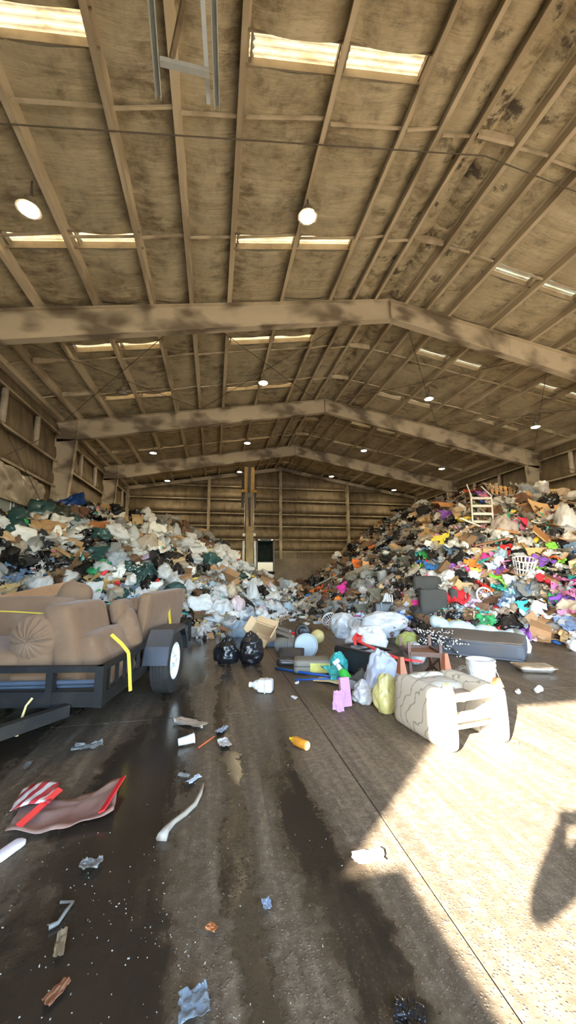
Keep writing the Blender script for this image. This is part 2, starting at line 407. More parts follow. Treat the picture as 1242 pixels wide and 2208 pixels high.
# --- steel frames
def rdepth(x): return .57+.16*min(1,abs(x-XR0)/9.4)
for fi,y in enumerate(FR):
    if fi==5: continue
    f=struct(empty('steel_frame',Matrix.Translation((XR0,y,0))),['dusty steel portal frame over the front opening','dusty steel portal frame overhead nearest the front','nearest dusty steel rafter frame crossing the roof','middle dusty steel rafter frame crossing the roof','farthest dusty steel rafter frame in front of the end wall'][fi],'frame')
    for s in (-1,1):
        xe=XL if s<0 else XR; mb=MB(); w=.012; fw=.2; xh=xe-s*.70
        xs=[XR0, XR0+s*4.1 if s<0 else XR0+3.6, xh, xe-s*.0]
        # web
        for x0,x1 in zip(xs[:-1],xs[1:]):
            T=[(x0-XR0,zt(x0)),(x1-XR0,zt(x1)),(x1-XR0,zt(x1)-rdepth(x1)),(x0-XR0,zt(x0)-rdepth(x0))]
            v=[(a,-w/2,b) for a,b in T]+[(a,w/2,b) for a,b in T]; fc=[(0,3,2,1),(4,5,6,7),(0,1,5,4),(1,2,6,5),(2,3,7,6),(3,0,4,7)]
            mb.add(v,fc)
        mb.build('web',MAT_FRAME,f)
        mb=MB(); mb.bar((0,0,ZR0-.008),(xe-XR0,0,zt(xe)-.008),fw,.016); mb.build('top_flange',MAT_FRAME,f)
        mb=MB(); mb.bar((0,0,ZR0-rdepth(XR0)),(xh-XR0,0,zt(xh)-rdepth(xh)),fw,.016); mb.build('bottom_flange',MAT_FRAME,f)
        mb=MB()
        for x,ww in ((XR0,.2),(xs[1],.03),(xh,.2)):
            mb.box((x-XR0+(s*.008),0,zt(x)-rdepth(x)/2),(.02,ww,rdepth(x)))
        mb.build('stiffener',MAT_FRAME,f)
        # column, tapering to the base
        zt0=zt(xe); mb=MB(); zk=zt(xh)-rdepth(xh)
        T=[(xe-XR0,0),(xe-XR0-s*.28,0),(xh-XR0,zk),(xe-XR0,zk)]
        mb.add([(a,-w/2,b) for a,b in T]+[(a,w/2,b) for a,b in T],[(0,1,2,3),(7,6,5,4),(0,4,5,1),(1,5,6,2),(2,6,7,3),(3,7,4,0)])
        mb.bar((xe-XR0-s*.28,0,0),(xh-XR0,0,zk),fw,.016,up=(s,0,0)); mb.box((xe-XR0-s*.012,0,zt0/2),(.016,fw,zt0)); mb.box((xe-XR0-s*.35,0,zk),(.7,fw,.016))
        mb.build('column',MAT_FRAME,f)
        mb=MB(); mb.bar((xe-XR0-s*.03,-.03,zt(xe)-.05),(xh-XR0,-.03,zk+.04),.02,.05); mb.build('knee_stiffener',MAT_FRAME,f)
        if fi==2 and s<0 or fi in (3,4):
            for xb in ((3.9,4.25) if s<0 else (5.0,)):
                pass
# --- side walls
GZ=[6.33,5.28,4.38,3.40,2.45]
for side,x,s in (('left',XL,1),('right',XR,-1)):
    wroot=struct(empty('wall_%s'%side),'dusty insulated %s side wall with steel girts'%side,'wall')
    mb=MB(); mb.box((x-s*.22,(FR[0]+FR[-1])/2,(zt(x)+.35)/2),(.03,FR[-1]-FR[0]+.8,zt(x)+.35)); mb.build('wall_sheet',MAT_GALVD,wroot)
    for bi in range(5):
        ya,yb=FR[bi],FR[bi+1]
        zs=[zt(x)+.2]+GZ
        for k in range(len(zs)-1):
            z1,z0=zs[k],zs[k+1]; mb=MB(); sd=bi*9+k+(0 if s>0 else 100)
            mb.grid(lambda u,v:(x-s*.06+s*.13*math.sin(math.pi*v**.55)*(1-v)**.35+s*.03*noise.noise(Vector((u*9,v*2,sd))), ya+(yb-ya)*u, z0+(z1-z0)*v),40,8)
            low = k==4 and bi in (1,2)
            if low and s>0:
                mb=MB(); mb.grid(lambda u,v:(x-s*.03+s*.02*(1 if (u*170)%1<.5 else -1), ya+(yb-ya)*u, z0+(z1-z0)*v),170,1)
                mb.build('corrugated_sheet',MAT_GALV,wroot)
            else: mb.build('insulation_panel',MAT_WALL,wroot,smooth=True)
        for k,z in enumerate(GZ):
            mb=MB(); L=yb-ya-.2; yc=(ya+yb)/2
            mb.box((x+s*.06,yc,z),(.20,L,.008)); mb.box((x+s*.157,yc,z-.035),(.008,L,.07)); mb.box((x-s*.03,yc,z+.03),(.008,L,.07)); mb.build('girt',MAT_GIRT,wroot)
        for q in (.33,.66):
            y=ya+(yb-ya)*q*.98+.45
            mb=MB(); mb.rbox((x+s*.09,y,(GZ[0]+GZ[1])/2),(.13,.17,GZ[0]-GZ[1]-.1),.04,4); mb.build('sag_strut',M('pale_strut_paint',(.56,.50,.40),.6,dirt=.3),wroot,smooth=True)
        mb=MB(); mb.tube([(x+s*.19,ya+.2,6.4),(x+s*.19,yb-.1,3.0)],.011,6); mb.tube([(x+s*.19,yb-.2,6.4),(x+s*.19,ya+.1,3.0)],.011,6)
        if bi==2: mb.build('brace_rod',MAT_ROD,wroot)
        mb=MB(); mb.box((x-s*.12,(ya+yb)/2,1.22),(.3,yb-ya,2.44)); mb.build('push_wall',MAT_CONC,wroot)
# loose wrinkled sheeting hanging on the left wall
mb=MB(); 
def wr(u,v):
    n1=noise.noise(Vector((u*7,v*2.2,3.)))+.5*noise.noise(Vector((u*17,v*5,8.)))
    return (XL+.12+.10*n1, 9.6+3.9*u, 4.32-.88*v-.10*u+.05*n1)
mb.grid(wr,60,16); mb.build('torn_sheeting',film('torn_wall_film',(.50,.45,.35),.28,.7,6,.2,dirt=.7),bpy.data.objects['wall_left'],smooth=True)
# --- far wall
wf=struct(empty('wall_far'),'dark dusty end wall with horizontal girts above a concrete push wall','wall')
ye=FR[-1]; EC=[XL+.2,-.40,4.43,9.28,XR-.2]; GE=[7.07,6.18,5.23,4.39,3.49,2.68]
for i in range(4):
    x0,x1=EC[i],EC[i+1]
    if i==0: x0=XL
    if i==3: x1=XR
    tops=[lambda x:zt(x)+.2]+[(lambda x,z=z:z) for z in GE]
    for k in range(len(tops)-1):
        def P(u,v):
            x=x0+(x1-x0)*u; a=tops[k](x); b=tops[k+1](x)
            if k==0: b=min(b,a-.02)
            a=min(a,zt(x)+.2); b=min(b,zt(x)+.19)
            bl=.33*math.sin(math.pi*min(1,v*1.02)**.55)*(1-v)**.35 if v>0 else 0
            return (x, ye+.06-bl+.03*noise.noise(Vector((x*2,v*2+k*5,1.))), b+(a-b)*v)
        mb=MB(); mb.grid(P,24,6); mb.build('insulation_panel',MAT_WALL,wf,smooth=True)
    for z in GE:
        a,b=x0,x1
        lim=(ZR0-z-.1)/SLP; a=max(a,XR0-lim); b=min(b,XR0+lim)
        if b-a<.5: continue
        mb=MB(); mb.box(((a+b)/2,ye-.08,z),(b-a,.2,.008)); mb.box(((a+b)/2,ye-.176,z-.035),(b-a,.008,.07)); mb.build('girt',MAT_GIRT,wf)
for x in EC:
    mb=MB(); H=zt(x); mb.box((x,ye-.3,H/2),(.012,.22,H)); mb.box((x,ye-.41,H/2),(.18,.014,H)); mb.box((x,ye-.19,H/2),(.18,.014,H)); mb.build('column',MAT_GIRT,wf)
for s in (-1,1):
    xe=XL if s<0 else XR; mb=MB(); mb.bar((XR0,ye-.3,ZR0-.12),(xe,ye-.3,zt(xe)-.12),.2,.22); mb.build('end_rafter',MAT_FRAME,wf)
mb=MB(); T=[(XL-.3,0),(XR+.3,0),(XR+.3,zt(XR)+.35),(XR0,ZR0+.35),(XL-.3,zt(XL)+.35)]
mb.add([(a,ye+.15,b) for a,b in T]+[(a,ye+.18,b) for a,b in T],[(0,1,2,3,4),(9,8,7,6,5)]+[(i,i+5,(i+1)%5+5,(i+1)%5) for i in range(5)]); mb.build('wall_sheet',MAT_GALVD,wf)
mb=MB(); mb.box(((XL+XR)/2,ye-.25,1.08),(XR-XL,.5,2.16)); mb.build('push_wall',MAT_CONC,wf)
mb=MB(); mb.grid(lambda u,v:(XL+(XR-XL)*u,ye+.02,2.1+.6*v+.05*noise.noise(Vector((u*40,v*3,0)))),60,3); mb.build('lower_panel',MAT_WALL,wf)
# --- front wall above the opening, corner columns
wfr=struct(empty('wall_front'),'front wall above the wide open doorway behind the viewer','wall')
def front(u,v):
    x=XL+(XR-XL)*u; return (x,FR[0]-.2,HEAD+(zt(x)+.3-HEAD)*v)
mb=MB(); mb.grid(front,20,2); mb.build('header_panel',MAT_WALL,wfr)
mb=MB(); mb.box(((XL+XR)/2,FR[0]-.12,HEAD+.12),(XR-XL,.2,.24)); mb.build('header_beam',MAT_GIRT,wfr)
mb=MB()
T=[(XL,0),(-4.6,0),(-4.16,0),(-4.16,HEAD/2),(-4.16,HEAD),(XL,HEAD)]
mb.add([(a,FR[0]-.14,b) for a,b in T]+[(a,FR[0]-.06,b) for a,b in T],[tuple(range(6)),tuple(range(11,5,-1))]+[(i,(i+6),(i+1)%6+6,(i+1)%6) for i in range(6)])
mb.build('jamb_panel',MAT_GIRT,wfr)
mb=MB(); mb.box((XR-.2,FR[0]-.1,HEAD/2),(.5,.1,HEAD)); mb.build('jamb_panel',MAT_GIRT,wfr)
# --- floor: slabs with open joints
def mat_floor():
    m,nt,b=newmat('wet_dirty_concrete'); v=coord(nt); vy=coord(nt,(1.0,.16,1))
    g=N(nt,'SeparateXYZ'); nt.links.new(v,g.inputs[0]); X,Y=g.outputs[0],g.outputs[1]
    # aggregate
    vo=N(nt,'TexVoronoi'); vo.inputs['Scale'].default_value=70; nt.links.new(v,vo.inputs['Vector'])
    agg=ramp(nt,vo.outputs['Distance'],[(.05,1),(.38,0)])
    f1=tex(nt,v,22,6,.7); f2=tex(nt,vy,2.0,6,.6,.3); f3=tex(nt,v,4,5,.6)
    c=mixc(nt,f3,(.066,.046,.027),(.135,.098,.060))
    c=mixc(nt,math_(nt,'MULTIPLY',ramp(nt,f1,[(.45,0),(.62,1)]),.75),c,(.21,.160,.105))
    stk=tex(nt,coord(nt,(5.,.22,1)),2.2,6,.65,.4)
    c=mixc(nt,math_(nt,'MULTIPLY',ramp(nt,stk,[(.42,1),(.56,0)]),.55),c,(.045,.031,.018))
    c=mixc(nt,math_(nt,'MULTIPLY',ramp(nt,stk,[(.56,0),(.70,1)]),.45),c,(.22,.165,.105))
    c=mixc(nt,math_(nt,'MULTIPLY',agg,.32),c,(.27,.215,.15))
    c=mixc(nt,math_(nt,'MULTIPLY',ramp(nt,tex(nt,v,140,2),[(.66,0),(.72,1)]),.5),c,(.42,.39,.33))
    # tyre-tracked wetness: streaks along the drive plus standing water on the left
    warp=math_(nt,'ADD',math_(nt,'MULTIPLY_ADD',tex(nt,coord(nt,(.8,.35,1)),1.1,2),.8,-.4),math_(nt,'MULTIPLY_ADD',tex(nt,v,7,5,.65),.30,-.15))
    Xw=math_(nt,'ADD',X,warp)
    def band(c0,w,k=1.):
        d=math_(nt,'ABSOLUTE',math_(nt,'SUBTRACT',Xw,c0)); r=N(nt,'MapRange'); r.inputs['From Min'].default_value=w; r.inputs['From Max'].default_value=w*.45
        nt.links.new(d,r.inputs['Value']); return math_(nt,'MULTIPLY',r.outputs[0],k)
    wet=math_(nt,'MAXIMUM',band(-.42,.42),band(.55,.20,.75))
    wet=math_(nt,'MAXIMUM',wet,band(-1.9,.8)); wet=math_(nt,'MAXIMUM',wet,band(.18,.10,.8))
    wet=math_(nt,'MULTIPLY_ADD',ramp(nt,f2,[(.36,0),(.62,1)]),.55,math_(nt,'MULTIPLY',wet,.62))
    deep=N(nt,'MapRange'); deep.inputs['From Min'].default_value=4.5; deep.inputs['From Max'].default_value=8.0; nt.links.new(Y,deep.inputs['Value'])
    wet=math_(nt,'MULTIPLY_ADD',deep.outputs[0],.25,wet)
    wet=math_(nt,'ADD',wet,math_(nt,'MULTIPLY_ADD',f3,.4,-.2))
    rightdry=N(nt,'MapRange'); rightdry.inputs['From Min'].default_value=1.0; rightdry.inputs['From Max'].default_value=2.2; nt.links.new(X,rightdry.inputs['Value'])
    neard=N(nt,'MapRange'); neard.inputs['From Min'].default_value=4.2; neard.inputs['From Max'].default_value=3.2; nt.links.new(Y,neard.inputs['Value'])
    wet=math_(nt,'SUBTRACT',wet,math_(nt,'MULTIPLY',math_(nt,'MULTIPLY',rightdry.outputs[0],neard.outputs[0]),.25))
    wm=ramp(nt,wet,[(.30,0),(.72,1)])
    pud=ramp(nt,wet,[(.60,0),(.86,1)])
    c=mixc(nt,math_(nt,'MULTIPLY',wm,.78),c,mixc(nt,f3,(.026,.018,.011),(.054,.039,.025)))
    c=mixc(nt,math_(nt,'MULTIPLY',pud,.85),c,(.028,.021,.0145))
    nt.links.new(c,b.inputs['Base Color'])
    r=math_(nt,'SUBTRACT',.62,math_(nt,'MULTIPLY',wm,.30)); r=math_(nt,'SUBTRACT',r,math_(nt,'MULTIPLY',pud,.17)); nt.links.new(r,b.inputs['Roughness'])
    h=math_(nt,'ADD',math_(nt,'MULTIPLY',agg,.4),math_(nt,'MULTIPLY_ADD',f1,.9,math_(nt,'MULTIPLY',f3,1.2)))
    bp=N(nt,'Bump'); bp.inputs['Distance'].default_value=.006; nt.links.new(h,bp.inputs['Height'])
    nt.links.new(math_(nt,'MULTIPLY_ADD',pud,-.9,1.0),bp.inputs['Strength']); nt.links.new(bp.outputs[0],b.inputs['Normal'])
    return m
MAT_FLOOR=mat_floor()
floor=MB(); floor.box(((XL+XR)/2,10,-.16),(XR-XL+1,36,.2)); floor=struct(floor.build('floor',M('joint_dirt',(.04,.03,.022),.8)),'wet dirty concrete floor of the waste hall','floor')
JX=[XL-.3,-2.45,.98,4.4,7.9,11.3,XR+.3]; JY=[-8,-4.6,-.6,4.02,8.4,12.8,17.2,21.5,26]
for i in range(len(JX)-1):
    for j in range(len(JY)-1):
        g=.0035; mb=MB(); x0,x1,y0,y1=JX[i]+g,JX[i+1]-g,JY[j]+g,JY[j+1]-g; e=.0015
        mb.add([(x0,y0,-.06),(x1,y0,-.06),(x1,y1,-.06),(x0,y1,-.06),(x0,y0,-e),(x1,y0,-e),(x1,y1,-e),(x0,y1,-e),(x0+e,y0+e,0),(x1-e,y0+e,0),(x1-e,y1-e,0),(x0+e,y1-e,0)],
          [(0,1,5,4),(1,2,6,5),(2,3,7,6),(3,0,4,7),(4,5,9,8),(5,6,10,9),(6,7,11,10),(7,4,8,11),(8,9,10,11)])
        mb.build('slab',MAT_FLOOR,floor)
mb=MB(); mb.box((4,-59.9,-.33),(220,120,.4)); yard=struct(mb.build('ground_outside',M('sunlit_yard',(.27,.23,.18),.9,var=.2,vs=.4)),'sunlit yard outside the open front','ground')
# ---------------------------------------------------------------- lamps
def emit(name, col, st):
    m,nt,b=newmat(name); b.inputs['Emission Color'].default_value=(*col,1); b.inputs['Emission Strength'].default_value=st
    b.inputs['Base Color'].default_value=(.9,.9,.85,1); return m
MAT_LAMP=emit('warm_lamp_lens',(1,.80,.50),34.)
MAT_LAMPOFF=M('unlit_lamp_lens',(.45,.42,.36),.25)
MAT_HOUS=M('lamp_housing',(.30,.27,.22),.5,.4,dirt=.3)
LX=[-2.9,1.5,7.62,12.1]; LY=[5.63,11.75,17.9,23.5]
for j,y in enumerate(LY):
    for i,x in enumerate(LX):
        off = (i==0 and j==1)
        z=zt(x)-.34; side=['leftmost','second from left','third from left','rightmost'][i]; row=['nearest','second','third','farthest'][j]
        t=thing('pendant_lamp', ('unlit round high-bay lamp hanging in the second row' if off else 'lit round high-bay lamp, %s in the %s row from the viewer'%(side,row)),'lamp',Matrix.Translation((x,y,z)),'high-bay lamps under the roof')
        mb=MB(); mb.lathe([(.06,.16),(.075,.17),(.08,.05),(.165,.01),(.175,-.02),(.16,-.02)],20); mb.build('housing',MAT_HOUS,t,smooth=True,auto=40)
        mb=MB(); mb.lathe([(.16,-.012),(.12,-.03),(.05,-.04),(.004,-.042)],20,cap=(True,True)); mb.build('lens',MAT_LAMPOFF if off else MAT_LAMP,t,smooth=True)
        mb=MB(); mb.tube([(0,0,.16),(.01,0,.30),(0,0,.54)],.012,6); mb.tube([(0,0,.16),(.03,.02,.25),(.01,.0,.4)],.008,5); mb.build('cord',MAT_ROD,t)
# ---------------------------------------------------------------- overhead door tracks near the front
t=thing('overhead_door_track','galvanised overhead door track hanging below the roof near the front','door track',Matrix.Translation((-.35,1.5,6.0)))
def lf(px,py,z=6.): return fl(px,py,z)-Vector((-.35,1.5,6.0))
for a,b in (((455,0),(463,232)),((320,0),(337,210))):
    A,B=lf(*a),lf(*b); d=(A-B).normalized(); A=A+d*2.2
    mb=MB(); mb.bar(A,B,.012,.055); mb.bar(A+Vector((.024,0,.025)),B+Vector((.024,0,.025)),.05,.006); mb.bar(A+Vector((.045,0,.0)),B+Vector((.045,0,.0)),.006,.05); mb.build('rail',MAT_GALV,t)
A,B=lf(345,132),lf(452,158); mb=MB(); mb.bar(A,B,.05,.05); mb.build('cross_angle',MAT_GALV,t)
A,B=lf(450,225,6.02),lf(437,0,6.35); B=B+(B-A)*.5; mb=MB(); mb.bar(A,B,.04,.02); mb.build('hanger_strap',MAT_GALV,t)
A,B=lf(370,128,6.02),lf(396,0,6.6); mb=MB(); mb.bar(A,B,.045,.03); mb.build('hanger_strap',M('rusty_perforated_steel',(.27,.21,.13),.7,.3,dirt=.6),t)
for q,z in (((463,232),7.9),((337,210),7.75)):
    A=lf(*q); mb=MB(); mb.bar(A+Vector((0,-1.2,0)),Vector((A.x,A.y-1.2,z-6.0)),.035,.035); mb.build('hanger',MAT_GALV,t)
# ---------------------------------------------------------------- trailer with sofas
MAT_BLK=M('black_trailer_paint',(.012,.012,.012),.6,.0,var=.3,vs=8,bump=.06,bs=60,dirt=.35,dirtc=(.05,.042,.032),spec=.3)
MAT_RUB=M('tyre_rubber',(.018,.018,.018),.75,var=.3,vs=20,dirt=.4,dirtc=(.06,.05,.04))
MAT_WHT=M('white_wheel_paint',(.80,.80,.77),.4,var=.06,dirt=.15)
MAT_FEND=M('worn_fender_paint',(.05,.055,.065),.38,.25,var=.3,vs=6,dirt=.2)
MAT_PIPE=M('blue_grey_pipe',(.075,.10,.14),.35,.2,var=.2)
MAT_DECK=M('weathered_deck_board',(.11,.08,.05),.8,var=.3,vs=9,dirt=.5)
MAT_STRAP=M('yellow_ratchet_webbing',(.55,.40,.03),.6,var=.12,bump=.1,bs=120)
TZ=.62
TM=Matrix.Translation((-.90,3.55,0))@Matrix.Rotation(-math.radians(10.3),4,'Z')     # local: +y away along the trailer, -x to its left
TI=TM.inverted()
tr=thing('utility_trailer','black steel utility trailer with low rails loaded with brown sofas','trailer',TM)
TW,TL=1.75,2.9; FB=.30
def tb(name,bars,mat=MAT_BLK):
    mb=MB()
    for b in bars: mb.bar(*b)
    return mb.build(name,mat,tr)
tb('front_top_rail',[((.02,0,TZ-.025),(-TW,0,TZ-.025),.05,.05)])
tb('front_sill',[((.02,0,FB+.06),(-TW,0,FB+.06),.05,.12)])
for x in (-.41,-TW/2-.4,-TW): tb('front_post',[((x,0,FB),(x,0,TZ-.05),.055,.06,0,(0,1,0))])
tb('corner_post',[((0,0,FB),(0,0,TZ),.07,.07,0,(0,1,0))])
for sx in (0,-TW):
    tb('side_top_rail',[((sx,.03,TZ-.022),(sx,TL,TZ-.022),.045,.045)])
    tb('side_sill',[((sx,.03,FB+.05),(sx,TL,FB+.05),.045,.10)])
    for k in range(16):
        y=.14+k*.172
        if 1.12<y<1.9 and sx==0 and k%2: continue
        w=.026 if k not in (7,12,15) else .05
        tb('spindle',[((sx,y,FB+.08),(sx,y,TZ-.04),w,.03,0,(0,1,0))])
for k in range(12):
    mb=MB(); mb.box((-TW/2,.14+k*.24,FB+.085),(TW-.05,.225,.035)); mb.build('deck_board',MAT_DECK,tr)
tb('rear_sill',[((0,TL,FB+.05),(-TW,TL,FB+.05),.05,.1)]); tb('rear_post',[((0.03,TL,FB),(0.03,TL,TZ),.05,.05,0,(0,1,0))])
a1=TI@fl(145,1528,.30); a2=TI@fl(0,1577,.30); d=(a2-a1).normalized()
tb('tongue_beam',[((a1.x,a1.y,.29),(a2.x+d.x*.75,a2.y+d.y*.75,.29),.07,.09)])
tb('tongue_beam',[((-TW+.15,0,.29),(a2.x+d.x*.75,a2.y+d.y*.75,.29),.07,.09)])
ce=Vector((a2.x+d.x*.75,a2.y+d.y*.75,.33))
mb=MB(); mb.tube([ce,ce+Vector((-.05,-.25,.04)),ce+Vector((-.07,-.38,.06))],[.05,.045,.06],10); mb.build('coupler',MAT_BLK,tr,smooth=True)
tb('axle',[((.1,1.36,.35),(-TW-.1,1.36,.35),.06,.06)])
for sx,sg in ((.15,1),(-TW-.15,-1)):
    w=empty('wheel',TR((sx+sg*.0,1.36,.352),(0,90*sg,0))); w.parent=tr
    w.matrix_parent_inverse=Matrix.Identity(4); w.matrix_basis=TR((sx,1.36,.352),(0,90*sg,0))
    mb=MB(); pr=[(.205,-.09),(.25,-.105),(.31,-.105),(.338,-.09)]
    for k in range(5):
        zc=-.075+k*.0375; pr+=[(.350,zc-.012),(.350,zc+.012),(.342,zc+.014),(.342,zc+.0235)]
    pr=pr[:-2]+[(.338,.09),(.31,.105),(.25,.105),(.205,.09)]
    mb.lathe(pr,36,cap=(False,False)); mb.build('tyre',MAT_RUB,w,smooth=True,auto=35)
    mb=MB(); mb.lathe([(.206,.092),(.196,.085),(.185,.045),(.15,.03),(.10,.05),(.075,.075),(.045,.08),(.04,.1),(.03,.105)],28,cap=(False,True)); mb.lathe([(.206,-.09),(.19,-.05),(.185,.045)],28,cap=(False,False)); mb.build('rim',MAT_WHT,w,smooth=True,auto=40)
    for k in range(5):
        a=2*math.pi*k/5; mb=MB(); mb.tube([(.062*math.cos(a),.062*math.sin(a),.072),(.062*math.cos(a),.062*math.sin(a),.095)],.010,6)
        mb.build('lug_nut',MAT_GALV,w)
    # fender: faceted arch
    mb=MB(); arc=[(-.47,.40),(-.40,.58),(-.24,.735),(.24,.735),(.40,.58),(.47,.40)]
    pts=[]
    for x in (sx-.13*1,sx+.13*1):
        pts+=[(x,1.36+y,z) for y,z in arc]
    mb.add(pts,[(i,i+1,i+7,i+6) for i in range(5)]); xo=sx+sg*.13
    mb.add([(xo,1.36+y,z) for y,z in arc]+[(xo,1.36+y*.93,z-.045) for y,z in arc],[(i,i+1,i+7,i+6) for i in range(5)])
    xi=sx-sg*.13
    mb.add([(xi,1.36+y,z) for y,z in arc],[tuple(range(6))])
    o=mb.build('fender',MAT_FEND,tr); md=o.modifiers.new('thick','SOLIDIFY'); md.thickness=.006
for k,(z,dx) in enumerate(((FB+.175,0),(FB+.135,-.04),(FB+.125,.02))):
    mb=MB(); mb.tube([(-.05+dx,.06+.045*k,z),(-TW+.1,.055+.045*k,z-.02)],.020,10); o=mb.build('steel_pipe',MAT_PIPE,None,smooth=True,auto=50); o.matrix_world=TM
    tag(o,['blue-grey steel pipe lying highest behind the trailer front rail','blue-grey steel pipe lying in the middle behind the trailer front rail','blue-grey steel pipe lying farthest inside behind the trailer front rail'][k],'pipe','pipes in the trailer')
# ---- upholstery
def mat_velour():
    m,nt,b=newmat('brown_velour'); v=coord(nt)
    c=mixc(nt,tex(nt,v,3.5,6,.6),(.135,.072,.036),(.222,.130,.070))
    c=mixc(nt,ramp(nt,tex(nt,v,2,4,.6),[(.55,0),(.72,.7)]),c,(.27,.18,.12))
    c=mixc(nt,ramp(nt,tex(nt,v,5,5,.7),[(.60,0),(.74,.6)]),c,(.10,.055,.03))
    nt.links.new(c,b.inputs['Base Color']); b.inputs['Roughness'].default_value=.9; b.inputs['Sheen Weight'].default_value=.12; b.inputs['Sheen Roughness'].default_value=.5
    bumpn(nt,tex(nt,v,14,5),.25,.012,b); return m
MAT_VEL=mat_velour()
MAT_VELD=M('dark_dust_cover',(.03,.024,.02),.9)
DZ=FB+.11
def soft(name,c,s,rad,par,r=(0,0,0),puff=.02,n=9,nz=.012,seed=1,fn=None,mat=MAT_VEL):
    mb=MB(); mb.rbox(c,s,rad,n,r,puff,nz=nz,seed=seed,fn=fn); return mb.build(name,mat,par,smooth=True)
sofa=thing('sofa','brown velour sofa with pleated round arm at the trailer front','sofa',TM@Matrix.Translation((-.80,.14,DZ-.06)))
soft('base',(-.45,.47,.115),(1.50,.80,.23),.04,sofa,seed=2)
soft('seat_cushion',(-.56,.37,.27),(1.16,.86,.20),.085,sofa,puff=.03,seed=3)
soft('back_cushion',(-.56,.86,.48),(1.20,.24,.52),.07,sofa,(-14,0,0),.04,seed=4)
soft('back_rail',(-.42,.98,.40),(1.60,.12,.56),.05,sofa,(-14,0,0),seed=5)
# pleated arm: round drum with radial folds on its front face
mb=MB()
def armv(u,v):
    a=2*math.pi*u; ca,sa=math.cos(a),math.sin(a)
    if v<.5:
        r=v*2; pl=.022*math.cos(a*15)*math.sin(math.pi*min(1,r))**.6
        return (.20*r*ca, -.075*(1-r**2.2)+ (pl if sa>-.35 else pl*.2) -.0, .215*r*sa)
    t=(v-.5)*2; rr=1+.03*math.sin(math.pi*t)
    return (.20*ca*rr, .06+ .74*t if t>0 else 0., .215*sa*rr)
mb.grid(armv,60,24); o=mb.build('arm_roll',MAT_VEL,sofa,smooth=True,loc=(.10,.02,.45))
soft('arm_panel',(.10,.42,.235),(.36,.84,.47),.07,sofa,seed=7)
o=MB(); o.tube([(-.01,-.055,.0),(.01,-.058,.0)],.02,8); o.build('tuft_button',MAT_VEL,sofa,loc=(.10,.0,.45))
# upended recliner standing beside the sofa
def shear(p): return (p.x-(p.z)*.20*(1 if p.x<0 else 1), p.y, p.z)
ch=thing('recliner','upended brown velour recliner leaning against the sofa arm in the trailer','armchair',TM@Matrix.Translation((-.33,.15,DZ-.07)))
soft('back_panel',(-.10,.40,.36),(.24,.75,.80),.055,ch,(0,-4,0),.02,seed=11,fn=shear)
soft('side_panel',(.10,.46,.23),(.22,.70,.52),.05,ch,(0,-6,0),.02,seed=12,fn=lambda p:(p.x-(p.z)*.30,p.y,p.z))
soft('seat_cushion',(.13,.88,.40),(.20,.22,.46),.07,ch,(0,-14,6),.03,seed=13)
soft('arm',(.02,.95,.60),(.16,.34,.26),.07,ch,(0,-10,0),.02,seed=14)
# another seat back poking up behind
sb=thing('armchair','brown velour armchair with tall tilted back behind the sofa in the trailer','armchair',TM@Matrix.Translation((-1.32,1.30,DZ)))
soft('backrest',(.24,.12,.53),(.36,.20,.62),.085,sb,(-8,14,0),.03,seed=21)
soft('seat',(.02,.30,.20),(.56,.52,.38),.08,sb,seed=22)
soft('arm',(-.30,.28,.34),(.16,.56,.36),.07,sb,seed=23)
# loveseat on its end along the right rail, its flat back outwards
lv=thing('loveseat','brown velour loveseat with its flat back against the trailer side rail','sofa',TM@Matrix.Translation((-.05,1.13,DZ)))
soft('back_panel',(-.07,.84,.385),(.13,1.62,.68),.03,lv,(0,7,0),.01,seed=31)
soft('seat_back',(-.25,.80,.40),(.24,1.38,.50),.09,lv,(0,7,0),.03,seed=32)
soft('arm',(-.31,.07,.33),(.42,.22,.36),.10,lv,puff=.02,seed=33)
soft('arm_base',(-.31,.08,.10),(.40,.20,.22),.05,lv,seed=34)
soft('seat_cushion',(-.46,.80,.26),(.38,1.26,.24),.09,lv,puff=.02,seed=35)
soft('arm',(-.31,1.55,.33),(.42,.22,.36),.10,lv,puff=.02,seed=36)
# straps
def strap(path, w, label, up=(0,0,1), mat=MAT_STRAP, name='ratchet_strap', th=.004):
    mb=MB()
    for a,b in zip(path[:-1],path[1:]): mb.bar(a,b,w,th,up=up)
    o=mb.build(name,mat); return tag(o,label,'strap','straps on the trailer')
p=[atY(240,1368,3.95),atY(262,1388,3.92),atY(277,1407,3.90),atY(279,1440,3.88),atY(280,1468,3.86),atY(281,1490,3.86)]
strap(p,.032,'yellow strap pulled over the trailer side rail beside the recliner',up=(.6,-.8,0))
p=[atY(364,1299,5.55),atY(365,1325,5.50),atY(367,1346,5.5)]
strap(p,.042,'yellow strap over the loveseat back by the trailer wheel',up=(.8,-.6,0))
p=[atY(-30,1317,4.0),atY(30,1319,3.98),atY(95,1323,3.95)]
mb=MB(); mb.tube(p,.006,6); tag(mb.build('tie_cord',MAT_STRAP),'thin yellow cord stretched across the front of the sofa','cord')
p=[atY(70,1505,3.45),atY(56,1522,3.43),atY(48,1545,3.38),atY(40,1566,3.36),atY(36,1587,3.36)]
mb=MB(); mb.tube(p,[.009,.008,.009,.008,.012],6); tag(mb.build('rope',M('pale_yellow_rope',(.62,.5,.22),.8,var=.3,vs=30)),'frayed yellow rope hanging from the trailer tongue','rope')
# long beam on the pile behind the sofas
A=atY(-60,1310,6.9); B=atY(150,1266,6.9)
mb=MB(); mb.bar(A,B,.14,.19); BEAMLONG=tag(mb.build('timber_beam',M('orange_timber',(.42,.19,.075),.55,var=.35,vs=3,bump=.15,bs=12,dirt=.2)),'long orange-brown timber beam lying behind the sofas','beam')
